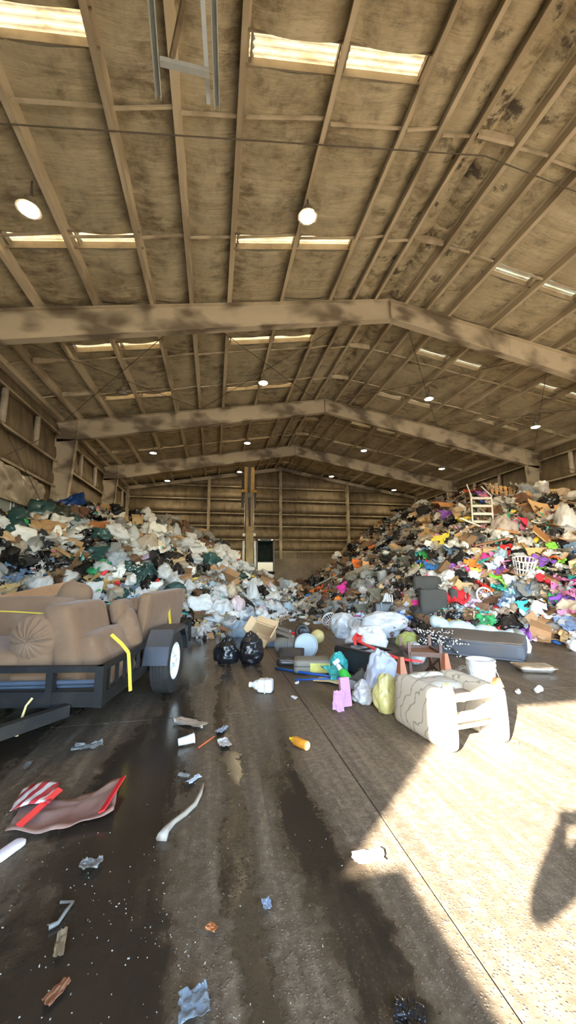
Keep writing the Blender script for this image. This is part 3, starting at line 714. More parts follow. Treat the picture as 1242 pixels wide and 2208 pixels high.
# ---------------------------------------------------------------- excavator
MAT_YEL=M('dirty_excavator_yellow',(.58,.34,.06),.5,.05,var=.25,vs=4,dirt=.35,dirtc=(.12,.085,.05))
MAT_YELD=M('grimy_boom_face',(.38,.28,.13),.6,.05,var=.35,vs=3,dirt=.8,dirtc=(.13,.10,.065))
MAT_DK=M('excavator_dark_steel',(.035,.032,.03),.5,.3,dirt=.3)
MAT_HOSE=M('chrome_hose',(.62,.60,.55),.3,.7)
MAT_GLASS=newmat('dark_cab_glass')[0]; b=MAT_GLASS.node_tree.nodes['Principled BSDF']; b.inputs['Base Color'].default_value=(.006,.012,.012,1); b.inputs['Roughness'].default_value=.03; b.inputs['IOR'].default_value=1.5
EY=18.6; E0=atY(537,1240,EY); EX=E0.x; k=mpp(E0)
ex=thing('excavator','yellow excavator with raised boom and black cab between the piles','excavator',Matrix.Translation((EX,EY,0)))
def EZ(py): return 1.4+(1230-py)*k*1.0+.0
def Eloc(px,py,y): return atY(px,py,y)-Vector((EX,EY,0))
mb=MB(); a=Eloc(537,1222,EY-.2); c=Eloc(537,1060,EY-.9); e=Eloc(538,1017,EY-1.3)
for (p0,p1,w0,w1,hh) in ((a,c,.36,.34,.5),):
    mb.bar(p0,p1,w0,hh,up=(0,1,0))
mb.build('boom',MAT_YELD,ex)
mb=MB(); mb.bar(c+Vector((0,.05,-.12)),e+Vector((0,.1,.25)),.46,.42,up=(0,1,0)); mb.build('boom_head',MAT_YEL,ex)
mb=MB(); mb.bar(c+Vector((-.02,-.27,-.1)),e+Vector((0,-.2,.2)),.12,.1,up=(0,1,0)); mb.build('stick_cylinder',MAT_DK,ex)
mb=MB()
for s in (-1,1): mb.bar(c+Vector((s*.30,.1,-.75)),c+Vector((s*.30,.1,.75)),.09,.22,up=(0,1,0))
mb.build('arm_cylinder',MAT_DK,ex)
mb=MB(); mb.tube([c+Vector((-.36,-.2,-.02)),c+Vector((.36,-.2,-.02))],.07,10); mb.build('pivot_pin',MAT_YEL,ex,smooth=True,auto=40)
mb=MB(); mb.bar(a+Vector((0,-.27,.75)),c+Vector((0,-.27,-.35)),.10,.06,up=(0,1,0)); mb.build('hose_channel',MAT_DK,ex)
for s in (-1,1):
    mb=MB(); mb.tube([c+Vector((s*.03,-.27,-.05)),c+Vector((s*.04,-.34,-.25)),c+Vector((s*.10,-.33,-.35)),c+Vector((s*.06,-.30,-.15))],.018,6); mb.build('hose',MAT_HOSE,ex,smooth=True)
    mb=MB(); mb.tube([c+Vector((s*.20,-.27,-.1)),Eloc(537+s*10,1130,EY-.65),Eloc(537+s*11,1148,EY-.62)],.022,6); mb.build('hydraulic_line',MAT_HOSE,ex,smooth=True)
    q=Eloc(537+s*11,1154,EY-.62); mb=MB(); mb.lathe([(.03,-.06),(.075,-.03),(.085,.03),(.06,.08),(.03,.1)],12); mb.build('work_lamp',M('work_lamp_white',(.8,.8,.76),.4),ex,smooth=True,loc=q)
    mb=MB(); mb.bar(Eloc(537+s*12,1166,EY-.45),Eloc(537+s*13,1230,EY-.35),.10,.2,up=(0,1,0)); mb.build('lift_cylinder',M('grey_cylinder',(.30,.28,.25),.45,.4,dirt=.3),ex)
mb=MB(); mb.box(Eloc(537,1178,EY-.42),(.5,.14,.14)); mb.build('boom_bracket',MAT_YELD,ex)
mb=MB(); mb.box(Eloc(537,1228,EY-.35),(.52,.3,.55)); mb.build('boom_foot',M('grey_boom_foot',(.20,.19,.18),.55,.3,dirt=.3),ex)
# cab
c0=Eloc(553,1163,EY-.1); c1=Eloc(592,1237,EY-.1); cw=c1.x-c0.x; chh=c0.z-c1.z; cx=(c0.x+c1.x)/2; cz=(c0.z+c1.z)/2; cy=-.1+.85
cabp=empty('cab'); cabp.parent=ex; cabp.location=(cx,cy,cz)
mb=MB(); t=.07
for sx in (-1,1):
    for sy in (-1,1): mb.box((sx*(cw/2-t/2),sy*(.85-t/2),0),(t,t,chh))
for sz in (-1,1):
    for sx in (-1,1): mb.box((sx*(cw/2-t/2),0,sz*(chh/2-t/2)),(t,1.7,t))
    for sy in (-1,1): mb.box((0,sy*(.85-t/2),sz*(chh/2-t/2)),(cw,t,t))
mb.box((0,0,-chh/2+.05),(cw,1.7,.12)); mb.box((0,0,chh/2+.01),(cw*.96,1.66,.06)); mb.build('cab_frame',MAT_DK,cabp)
mb=MB(); 
T=[(-cw/2+t,-chh/2+.13),(cw/2-t,-chh/2+.13),(cw/2-t,chh/2-t),(-cw/2+t,chh/2-t)]
zm=-chh*.16
for zlo,zhi,tl in ((-chh/2+.13,zm-.02,.10),(zm+.02,chh/2-t,-.10)):
    mb=MB(); mb.grid(lambda u,v:(-cw/2+t+(cw-2*t)*u,-.80+(.0 if tl>0 else .30*v),zlo+(zhi-zlo)*v),1,1); mb.build('windscreen',MAT_GLASS,cabp)
mb=MB(); mb.box((0,-.81,zm),(cw-2*t,.03,.03)); mb.build('window_bar',MAT_DK,cabp)
for sx in (-1,1):
    mb=MB(); mb.box((sx*(cw/2-.03),0,.05),(.01,1.5,chh-.3)); mb.build('side_glass',MAT_GLASS,cabp)
mb=MB(); mb.rbox((0,.35,-.25),(.5,.5,.9),.1,5); mb.build('driver_seat',M('seat_black_vinyl',(.02,.02,.02),.6),cabp,smooth=True)
for s in (-1,1):
    mb=MB(); mb.box((s*cw*.36,-.86,chh/2-.02),(.1,.08,.06)); mb.build('roof_lamp',M('work_lamp_white',(.8,.8,.76),.4),cabp)
mb=MB(); mb.rbox((-.2,2.1,1.75),(2.5,2.6,1.15),.12,5); mb.build('engine_body',MAT_YEL,ex,smooth=True)
mb=MB(); mb.rbox((-.86,.7,1.65),(.55,1.6,.95),.08,4); mb.build('side_body',MAT_YEL,ex,smooth=True)
mb=MB(); mb.lathe([(.8,.75),(.8,1.12)],20); mb.build('slew_ring',MAT_DK,ex,loc=(.2,1.5,0))
for s in (-1,1):
    tk=empty('track'); tk.parent=ex; tk.location=(.2+s*1.1,1.4,0)
    mb=MB(); prof=[(-1.8,.12),(-1.5,.0),(1.5,.0),(1.8,.12),(1.95,.42),(1.8,.72),(1.5,.84),(-1.5,.84),(-1.8,.72),(-1.95,.42)]
    n_=len(prof); mb.add([(-.28,y,z) for y,z in prof]+[(.28,y,z) for y,z in prof],[(i,(i+1)%n_,(i+1)%n_+n_,i+n_) for i in range(n_)]+[tuple(range(n_-1,-1,-1)),tuple(range(n_,2*n_))]); mb.build('track_belt',MAT_DK,tk)
    for q in range(14):
        mb=MB(); mb.box((0,-1.6+q*.246,.86),(.6,.16,.05)); mb.build('track_shoe',MAT_DK,tk)
# ---------------------------------------------------------------- tow truck cab outside the frame and the photographer: their shadows fall into view
MAT_TRUCK=M('dark_truck_paint',(.05,.055,.065),.3,.3)
tk=thing('pickup_truck','dark pickup truck parked left of the viewer hitched to the trailer','truck',Matrix.Translation((-3.02,-1.98,0)))
def prism(prof, x0, x1):
    n_=len(prof); mb=MB(); mb.add([(x0,y,z) for y,z in prof]+[(x1,y,z) for y,z in prof],[(i,(i+1)%n_,(i+1)%n_+n_,i+n_) for i in range(n_)]+[tuple(range(n_-1,-1,-1)),tuple(range(n_,2*n_))]); return mb
prism([(-3.1,.45),(2.55,.45),(2.55,1.02),(-.9,1.02),(-1.9,1.02),(-3.05,.95)],-.92,.92).build('body',MAT_TRUCK,tk)
prism([(-1.75,1.02),(1.15,1.02),(1.12,1.80),(-.95,1.80)],-.86,1.10).build('cab',MAT_TRUCK,tk)
for s in (-1,1):
    mb=MB(); mb.box((s*.9+(.2 if s>0 else 0),-.2,1.38),(.02,1.7,.45)); mb.build('side_window',MAT_GLASS,tk)
    for y in (-2.2,1.5):
        mb=MB(); mb.lathe([(.2,-.11),(.34,-.12),(.37,-.08),(.37,.08),(.34,.12),(.2,.11)],24,M=TR((s*.82,y,.37),(0,90,0))); mb.build('wheel',MAT_RUB,tk,smooth=True,auto=40)
# photographer: one continuous skinned body, phone held up in front
def skin_body(name, joints, edges, mat, parent=None, sub=2):
    me=bpy.data.meshes.new(name); names=list(joints); idx={n:i for i,n in enumerate(names)}
    me.from_pydata([joints[n][0] for n in names],[(idx[a],idx[b]) for a,b in edges],[]); me.materials.append(mat)
    o=link(name,me,parent); md=o.modifiers.new('skin','SKIN')
    for i,n in enumerate(names):
        sv=me.skin_vertices[0].data[i]; r=joints[n][1]; sv.radius=(r,r) if not isinstance(r,tuple) else r; sv.use_root=(n=='pelvis')
    md.use_smooth_shade=True; s=o.modifiers.new('sub','SUBSURF'); s.levels=s.render_levels=sub
    return o
MAT_SKIN=M('skin',(.55,.36,.26),.55,var=.06); MAT_JKT=M('dark_jacket',(.05,.055,.07),.85,bump=.1); MAT_TRS=M('dark_trousers',(.04,.045,.06),.85)
pr=thing('person','person in dark jacket holding up a phone, seen only as a shadow','person',Matrix.Translation((-.12,-.33,0)))
J={'pelvis':((0,0,.93),(.16,.12)),'waist':((0,0,1.08),(.15,.11)),'chest':((0,.01,1.30),(.19,.13)),'neck':((0,.02,1.48),.06),'head0':((0,.04,1.56),(.075,.085)),'head1':((0,.05,1.66),(.085,.10)),'head2':((0,.04,1.75),(.06,.07)),
 'shL':((-.19,0,1.40),.065),'elL':((-.43,.07,1.17),.055),'wrL':((-.24,.12,1.38),.036),'haL':((-.20,.15,1.43),.04),
 'shR':((.19,0,1.40),.065),'elR':((.42,.08,1.18),.05),'wrR':((.24,.13,1.37),.034),'haR':((.19,.16,1.41),.038),
 'hipL':((-.10,0,.86),.095),'knL':((-.12,.02,.49),.062),'anL':((-.13,-.02,.09),.045),'toL':((-.14,.14,.04),.04),
 'hipR':((.10,0,.86),.095),'knR':((.12,.02,.49),.062),'anR':((.13,-.02,.09),.045),'toR':((.14,.14,.04),.04)}
ED=[('pelvis','waist'),('waist','chest'),('chest','neck'),('neck','head0'),('head0','head1'),('head1','head2'),('chest','shL'),('shL','elL'),('elL','wrL'),('wrL','haL'),('chest','shR'),('shR','elR'),('elR','wrR'),('wrR','haR'),
 ('pelvis','hipL'),('hipL','knL'),('knL','anL'),('anL','toL'),('pelvis','hipR'),('hipR','knR'),('knR','anR'),('anR','toR')]
skin_body('body',J,ED,MAT_JKT,pr)
mb=MB(); mb.lathe([(.02,1.79),(.09,1.75),(.10,1.68),(.085,1.60)],14,M=TR((0,.03,0))); mb.build('hair',M('dark_hair',(.03,.02,.015),.6),pr,smooth=True)
for s,hx in ((-1,-.17),(1,.17)):
    for q in range(5):
        z=1.37+.024*q; mb=MB()
        if q<4: path=[(hx,.17,z-.01),(hx-s*.02,.205,z),(hx+s*.0-s*.045,.215,z),(hx-s*.06,.20,z)]
        else: path=[(hx,.16,1.40),(hx-s*.01,.17,1.45),(hx-s*.035,.185,1.465)]
        mb.tube(path,[.010,.009,.0085,.007],7); mb.build('finger',MAT_SKIN,pr,smooth=True)
mb=MB(); mb.rbox((.0,.185,1.42),(.26,.009,.076),.006,4)
tag(mb.build('phone',M('phone_black',(.02,.02,.022),.25)),'black phone held up by the photographer','phone').matrix_world=Matrix.Translation((-.12,-.33,0))
# ---------------------------------------------------------------- litter shapes
def bag_mesh(name, seed, nu=36, nv=26, neck=True, lump=.16, slump=.35, cr=1.):
    """tied plastic bag: slumped, creased, gathered to a knot"""
    def fn(u,v):
        a=2*math.pi*u; t=math.pi*v
        d=Vector((math.cos(a)*math.sin(t), math.sin(a)*math.sin(t), -math.cos(t)))
        r=.5*(1+lump*2*noise.noise(d*1.3+Vector((seed*7.1,0,0)))+lump*noise.noise(d*3.1+Vector((0,seed*3.3,0))))
        r-=cr*.11*abs(noise.noise(d*3.6+Vector((seed,seed,0))))+cr*.05*abs(noise.noise(d*8+Vector((seed,0,seed))))
        p=d*r
        if neck and v>.72:
            k=(v-.72)/.28
            w=(1-k)**1.1*.9+.10*(1-k)+ (.10*math.sin(math.pi*k)**1 if k>.55 else 0)
            pl=1+.22*math.cos(a*7+seed)*k*(1-k)*2.2
            base=.5*math.sin(math.pi*.72)
            p=Vector((math.cos(a)*base*w*pl, math.sin(a)*base*w*pl, p.z+k*.12))
        p.z = p.z if p.z>-slump else -slump+ (p.z+slump)*.12
        return p+Vector((0,0,slump))
    mb=MB(); vs=[fn(i/nu,.0 if j==0 else j/nv) for j in range(nv+1) for i in range(nu)]
    fs=[(j*nu+i, j*nu+(i+1)%nu, (j+1)*nu+(i+1)%nu, (j+1)*nu+i) for j in range(nv) for i in range(nu)]
    mb.add(vs,fs); return mb.mesh(name,[None],True)
def sheet_mesh(name, seed, n=14, amp=.22, curl=.25, fold=True, th=.012):
    """crumpled sheet of cloth, film or paper with a little thickness"""
    mb=MB()
    def fn(u,v):
        x,y=u-.5,v-.5
        q=Vector((x*2.6,y*2.6,seed*5.3))
        e=1+.22*noise.noise(Vector((math.atan2(y,x)*1.1,seed,0)))
        z=amp*(1-2*abs(noise.noise(q)))*.6+amp*.6*noise.noise(q*2.1)+amp*.35*(.5-abs(noise.noise(q*4.3)))
        z+=curl*(x*x-y*y*(1 if seed%2 else -1))
        j=noise.noise_vector(q*1.7)*.10
        return Vector((x*e+j.x, y*e+j.y, z))
    top=[fn(i/n,j/n) for j in range(n+1) for i in range(n+1)]
    fs=[(j*(n+1)+i, j*(n+1)+i+1, (j+1)*(n+1)+i+1, (j+1)*(n+1)+i) for j in range(n) for i in range(n)]
    mb.add(top,fs); m=len(top)
    mb.add([p-Vector((0,0,th)) for p in top],[q[::-1] for q in fs])
    rim=[i for i in range(n)]+[j*(n+1)+n for j in range(n)]+[n*(n+1)+i for i in range(n,0,-1)]+[j*(n+1) for j in range(n,0,-1)]
    mb.f+=[(rim[k],rim[k]+m,rim[(k+1)%len(rim)]+m,rim[(k+1)%len(rim)]) for k in range(len(rim))]; mb.m+=[0]*len(rim)
    return mb.mesh(name,[None],True)
def carton_mesh(name, seed, s=(1,.75,.6), crush=.08, openf=True):
    r_=random.Random(seed); x,y,z=[k/2 for k in s]; t=.018; mb=MB()
    def j(): return Vector((r_.uniform(-crush,crush),r_.uniform(-crush,crush),r_.uniform(-crush,crush)*.6))
    b=[Vector(p) for p in ((-x,-y,0),(x,-y,0),(x,y,0),(-x,y,0))]; tp=[p+Vector((0,0,s[2]))+j() for p in b]
    def board(q):
        nrm=(q[1]-q[0]).cross(q[3]-q[0]).normalized()*t
        v=list(q)+[p-nrm for p in q]
        mb.add(v,[(0,1,2,3),(7,6,5,4),(0,4,5,1),(1,5,6,2),(2,6,7,3),(3,7,4,0)])
    board([b[3],b[2],b[1],b[0]])
    for i in range(4): board([b[i],b[(i+1)%4],tp[(i+1)%4],tp[i]])
    if openf:
        c=sum(tp,Vector())/4
        for i in range(4):
            a0,a1=tp[i],tp[(i+1)%4]; out=((a0+a1)/2-c); out.z=0; out.normalize()
            an=r_.uniform(-.3,1.1); d=(out*math.cos(an)+Vector((0,0,math.sin(an))))*min(s[0],s[1])*.45
            board([a0,a1,a1+d*.95,a0+d])
    else: board(tp)
    return mb.mesh(name,[None])
def panel_mesh(name, seed, asp=.7, th=.03):
    """bent flap of board"""
    r_=random.Random(seed); mb=MB(); n=6; k=r_.uniform(-.6,.6); k2=r_.uniform(-.35,.35); c=r_.randint(2,4)
    def fn(u,v): 
        x,y=u-.5,v-.5; z=k*.35*abs(x-(c/n-.5))+k2*y*y+.05*noise.noise(Vector((x*4,y*4,seed)))
        return Vector((x*(1+.12*noise.noise(Vector((y*3,seed,0)))),y*asp*(1+.12*noise.noise(Vector((x*3,seed,4)))),z))
    top=[fn(i/n,jj/n) for jj in range(n+1) for i in range(n+1)]; fs=[(jj*(n+1)+i,jj*(n+1)+i+1,(jj+1)*(n+1)+i+1,(jj+1)*(n+1)+i) for jj in range(n) for i in range(n)]
    mb.add(top,fs); m=len(top); mb.add([p-Vector((0,0,th)) for p in top],[q[::-1] for q in fs])
    rim=[i for i in range(n)]+[jj*(n+1)+n for jj in range(n)]+[n*(n+1)+i for i in range(n,0,-1)]+[jj*(n+1) for jj in range(n,0,-1)]
    mb.f+=[(rim[q],rim[q]+m,rim[(q+1)%len(rim)]+m,rim[(q+1)%len(rim)]) for q in range(len(rim))]; mb.m+=[0]*len(rim)
    return mb.mesh(name,[None])
def lump_mesh(name, seed, amp=.2, n=8):
    mb=MB(); mb.rbox((0,0,.4),(1,.8,.8),.25,n,puff=.05,nz=amp,seed=seed); return mb.mesh(name,[None],True)
def bottle_mesh(name, seed):
    mb=MB(); w=[.14,.16,.17,.15][seed%4]
    mb.lathe([(w*.8,0),(w,.03),(w,.55),(w*.93,.60),(w,.65),(w*.55,.82),(w*.34,.86),(w*.34,.93),(w*.42,.94),(w*.42,1.0)],14); return mb.mesh(name,[None],True)
def cup_mesh(name, seed):
    mb=MB(); mb.lathe([(.30,0),(.40,.92),(.43,.94),(.43,1.0),(.39,1.0),(.375,.9),(.28,.04),(.01,.04)],16,cap=(True,True)); return mb.mesh(name,[None],True)
def plank_mesh(name, seed):
    r_=random.Random(seed); mb=MB(); mb.rbox((0,0,.04),(1,.13+.06*(seed%3),.05),.008,4,fn=lambda p:(p.x,p.y+.02*math.sin(p.x*3+seed),p.z+.03*p.x*p.x)); return mb.mesh(name,[None])
def place(name, me, mat, loc, rot=(0,0,0), s=1., label=None, cat=None, group=None, parent=None):
    o=link(name,me,parent); o.location=loc; o.rotation_euler=[math.radians(k) for k in rot]; o.scale=(s,s,s) if isinstance(s,(int,float)) else s
    if me.materials and me.materials[0] is None or True:
        o.material_slots[0].link='OBJECT'; o.material_slots[0].material=mat
    if label: tag(o,label,cat,group)
    return o
BWP=film('bright_white_bag_film',(.74,.75,.76),.34,.5,8,.22)
BW=film('white_bag_film',(.60,.62,.64),.32,.5,8,.22); BK=film('black_bag_film',(.012,.012,.014),.22,.6,8,.0); BT=film('teal_bag_film',(.03,.085,.085),.28,.6,8,.08)
BY=film('yellow_bag_film',(.60,.56,.22),.3,.4,7,.25); BG=film('grey_clear_film',(.40,.40,.37),.25,.7,8,.35,.8); BTAN=film('tan_clear_film',(.60,.52,.42),.28,.7,8,.3,.85)
TEAL=film('bright_teal_film',(.06,.48,.46),.28,.5,8,.2); BLUEB=film('blue_tarp_film',(.015,.07,.30),.4,.5,6,.1)
CARD=M('cardboard',(.40,.245,.115),.85,var=.2,vs=4,dirt=.15,rndv=.2); CARDL=M('pale_cardboard',(.56,.40,.22),.85,var=.15,vs=4,dirt=.12,rndv=.12)
WOODR=M('red_brown_wood',(.23,.075,.032),.45,var=.35,vs=8); WOODD=M('dark_wood',(.085,.034,.02),.42,var=.35,vs=9,dirt=.1)
WOODP=M('pale_wood',(.62,.44,.24),.6,var=.2,vs=7); WOODO=M('orange_wood',(.50,.24,.085),.55,var=.25,vs=5)
PLW=M('white_plastic',(.62,.63,.62),.4,var=.08,dirt=.12); PLBK=M('black_plastic',(.02,.02,.022),.4,var=.3,dirt=.15); PLGR=M('grey_plastic',(.28,.29,.29),.5,var=.15,dirt=.3)
PLRED=M('red_plastic',(.72,.03,.035),.35,var=.1); PLBLU=M('blue_plastic_pipe',(.01,.075,.33),.35,var=.1); ALU=M('aluminium_foil',(.72,.70,.66),.28,.85,var=.15,bump=.5,bs=18)
hero_bags={}
def hero_bag(label, px, py, wpx, hpx, mat, seed, asp=1., yaw=0, tilt=(0,0), neck=True, name='trash_bag', slump=.35, z=0., cat='trash bag', group=None):
    me=hero_bags.get((seed,neck)) or bag_mesh('trash_bag',seed,56,40,neck,.12,slump=slump,cr=.45); hero_bags[(seed,neck)]=me
    P=fl(px,py,z); m=mpp(P); w=wpx*m; h=hpx*m*1.02
    dep=w*asp; P=P+Vector((0,dep*.42,0))
    return place(name,me,mat,P,(tilt[0],tilt[1],yaw),(w/1.0,dep,h/(.92 if neck else .80)),label,cat,group)
# two black bags on the open floor
hero_bag('black trash bag on the open floor, the left of the pair',490,1433,56,52,BK,1,.95,20,name='trash_bag')
hero_bag('taller black trash bag on the open floor, the right of the pair',543,1434,58,64,BK,2,.95,80)
# white and yellow bags of the foreground heap
hero_bag('plump white bag behind the left end of the black cabinet',752,1378,64,50,BW,3,.9,10,neck=False)
pawbag=hero_bag('long white bag printed with dark paw marks',838,1376,100,52,BW,4,.6,-14,neck=False,z=.12)
hero_bag('white bag lying across the black cabinet beneath the red strap',806,1420,92,62,BW,5,.7,-20,neck=False,z=.08)
hero_bag('large pale bluish bag left of the white overturned chair',840,1512,92,92,film('pale_blue_bag',(.47,.51,.59),.3,.5,7,.25),6,.8,30,neck=False)
hero_bag('small white bag on the floor right of the pink foam block',792,1519,64,42,BW,7,.8,60)
yb=hero_bag('yellow printed bag leaning on the white overturned chair',842,1540,56,74,BY,8,.7,0,neck=False)
hero_bag('clear bag tucked beside the white bucket',1018,1478,50,32,BG,9,.9,0,neck=False)
hero_bag('white bag under the dark wooden chair legs',905,1432,62,40,BW,10,.8,40,neck=False)
hero_bag('yellow-green mesh bag behind the dark wooden chair',888,1402,48,34,film('yellow_green_film',(.50,.55,.16),.5,.5,8,.2),11,.8,0,neck=False)
# paw marks on the long bag (flat print, slightly proud)
P=fl(846,1352,.28)
for k,(dx,dy) in enumerate(((0,0),(18,-10),(-4,18))):
    Q=atY(850+dx*1.1,1350+dy,pawbag.location.y-.26); m=mpp(Q); paw=MB()
    for ax,az,rr in ((0,-1.5,3.6),(-4.5,2.2,1.8),(-1.6,4.4,1.9),(1.9,4.4,1.9),(4.8,2.2,1.8)):
        paw.lathe([(rr*m*.9,-.002),(rr*m,0),(rr*m*.6,.004)],10,M=TR((Q.x+ax*m,Q.y,Q.z+az*m),(62,0,0)))
    o=paw.build('paw_mark',M('print_brown',(.10,.05,.05),.6)); o.parent=pawbag; o.matrix_parent_inverse=pawbag.matrix_basis.inverted(); o['kind']='stuff'
# ---- overturned white armchair in the sun
MAT_WUP=None
def mat_cream():
    m,nt,b=newmat('cream_scrolled_upholstery'); v=coord(nt)
    w=N(nt,'TexWave'); w.wave_type='RINGS'; w.inputs['Scale'].default_value=3.2; w.inputs['Distortion'].default_value=9; w.inputs['Detail'].default_value=3; w.inputs['Detail Scale'].default_value=1.6; nt.links.new(v,w.inputs['Vector'])
    line=ramp(nt,w.outputs['Fac'],[(0,1),(.10,0)])
    c=mixc(nt,tex(nt,v,4,5),(.40,.365,.285),(.48,.44,.35)); c=mixc(nt,math_(nt,'MULTIPLY',line,.75),c,(.17,.145,.11))
    nt.links.new(c,b.inputs['Base Color']); b.inputs['Roughness'].default_value=.85; bumpn(nt,tex(nt,v,30,4),.15,.01,b); return m
CREAM=mat_cream()
wc=thing('armchair','cream scroll-patterned armchair lying upside down half in the sun','armchair',TR((1.80,2.80,0),(0,0,8)))
cl=lambda p:(p.x+.05*(1-p.z)*0,p.y+ (.10*(.2-p.z) if p.y>0 else .0),p.z)
for x,nm in ((.055,'arm'),(.575,'arm')):
    soft(nm,(x,.36,.215),(.12,.70,.43),.05,wc,puff=.012,n=9,nz=.006,seed=int(x*50),fn=cl,mat=CREAM)
soft('back_panel',(.315,.66,.20),(.44,.10,.40),.04,wc,mat=CREAM,seed=4)
soft('seat_base',(.315,.52,.30),(.42,.26,.16),.04,wc,mat=CREAM,seed=6)
for nm,c,s in (('front_rail',(.315,.05,.385),(.42,.03,.05)),('stretcher',(.315,.07,.23),(.42,.05,.06)),('lower_rail',(.315,.10,.15),(.42,.03,.035))):
    mb=MB(); mb.box(c,s); mb.build(nm,WOODP,wc)
mb=MB(); mb.bar((.12,.12,.36),(.5,.42,.26),.03,.03); mb.build('brace',WOODP,wc)
mb=MB(); mb.grid(lambda u,v:(.12+.4*u,.12+.4*v,.33+.02*noise.noise(Vector((u*4,v*4,0)))),8,8); o=mb.build('torn_lining',M('torn_lining_cloth',(.30,.24,.19),.9,dirt=.5),wc,smooth=True); md=o.modifiers.new('t','SOLIDIFY'); md.thickness=.004
for x,y in ((.06,.66),(.56,.64),(.06,.06),(.575,.06)):
    tall = y>.3
    mb=MB(); mb.box((x,y,.43+(.075 if tall else .03)),(.075,.07,.15 if tall else .07),taper=.5); mb.build('leg',WOODR if tall else WOODO,wc)
# ---- dark wooden chair on its back behind it
P=fl(915,1470); dc=thing('wooden_chair','dark brown wooden chair lying with its legs up behind the cream armchair','chair',TR((P.x,P.y,0),(0,0,-12)))
for x,y,h in ((-.19,-.1,.50),(.19,-.1,.46),(-.19,.28,.50),(.19,.28,.52)):
    mb=MB(); mb.bar((x,y,.0),(x*1.03,y+.02,h),.036,.036,up=(0,1,0)); mb.build('leg',WOODD,dc)
for a,b_ in (((-.19,-.1,.36),(.19,-.1,.34)),((-.19,.28,.36),(.19,.28,.36)),((-.19,-.1,.36),(-.19,.28,.36)),((.19,-.1,.35),(.19,.28,.36))):
    mb=MB(); mb.bar(a,b_,.03,.055); mb.build('seat_rail',WOODD,dc)
mb=MB(); mb.box((0,.09,.345),(.34,.33,.02)); mb.build('seat',M('worn_seat_board',(.20,.085,.04),.6,var=.4,vs=6),dc)
for a,b_ in (((-.19,-.1,.14),(.19,-.1,.14)),((.19,-.1,.12),(.19,.28,.14)),((.05,-.1,.34),(.18,.2,.1)),((.18,-.1,.30),(.06,.2,.05))):
    mb=MB(); mb.bar(a,b_,.02,.025); mb.build('stretcher',WOODD,dc)
# ---- black cabinet lying on its back
A=fl(722,1442); B=fl(808,1468); d=(B-A); ang=math.degrees(math.atan2(d.y,d.x)); L=d.length+.1
cb=thing('cabinet','black cabinet lying on its back with an open glazed face','cabinet',TR((A.x,A.y,0),(0,0,ang)))
Hc,Wc=.30,.46
for nm,c,s in (('side_panel',(L/2,.012,Hc/2),(L,.024,Hc)),('side_panel',(L/2,Wc,Hc/2),(L,.024,Hc)),('end_panel',(.012,Wc/2,Hc/2),(.024,Wc,Hc)),('end_panel',(L-.012,Wc/2,Hc/2),(.024,Wc,Hc)),('back_panel',(L/2,Wc/2,.012),(L,Wc,.02)),
  ('door_stile',(L/2,.045,Hc+.012),(L,.05,.022)),('door_stile',(L/2,Wc-.03,Hc+.012),(L,.05,.022)),('door_rail',(.03,Wc/2,Hc+.012),(.06,Wc-.1,.022)),('door_rail',(L-.06,Wc/2,Hc+.012),(.12,Wc-.1,.022)),('door_rail',(L*.48,Wc/2,Hc+.012),(.03,Wc-.1,.02))):
    mb=MB(); mb.box(c,s); mb.build(nm,PLBK,cb)
mb=MB(); mb.box((L/2,Wc/2,Hc+.006),(L-.15,Wc-.12,.005)); mb.build('glass_pane',MAT_GLASS,cb)
mb=MB(); mb.lathe([(.018,0),(.018,.012),(.008,.016)],12,M=TR((L+.002,.15,Hc*.75),(0,90,0))); mb.build('knob',ALU,cb,smooth=True)
# ---- red plastic strap draped over
pth=[fl(772,1370,.42),fl(768,1379,.40),fl(785,1389,.37),fl(818,1403,.36),fl(850,1417,.35),fl(885,1424,.33),fl(908,1426,.31)]
mb=MB()
for a,b_ in zip(pth[:-1],pth[1:]): mb.bar(a,b_,.055,.018)
mb.tube([fl(766,1388,.38),fl(762,1378,.41),fl(769,1367,.44),fl(779,1372,.43),fl(777,1384,.39)],.02,8)
tag(mb.build('red_strip',PLRED),'long red plastic strip draped over the black cabinet and bags','strip')
# ---- bucket
P=fl(1058,1503); bk=thing('bucket','white plastic bucket standing behind the cream armchair','bucket',Matrix.Translation((P.x,P.y+.12,0)))
mb=MB(); mb.lathe([(.125,0),(.145,.26),(.155,.26),(.155,.285),(.146,.285),(.146,.31),(.157,.31),(.157,.335),(.148,.335),(.150,.36),(.158,.362),(.158,.375),(.142,.375),(.138,.34),(.12,.02),(.005,.02)],28); mb.build('pail',PLW,bk,smooth=True,auto=45)
mb=MB(); mb.tube([(-.155,0,.30),(-.17,-.06,.2),(-.12,-.14,.12),(0,-.175,.09),(.12,-.14,.12),(.17,-.06,.2),(.155,0,.30)],.004,6); mb.build('bail_handle',MAT_GALV,bk)
mb=MB(); mb.lathe([(.139,0),(.005,.004)],24,M=TR((0,0,.33))); mb.build('contents',M('grey_lid_plastic',(.45,.46,.48),.5),bk)
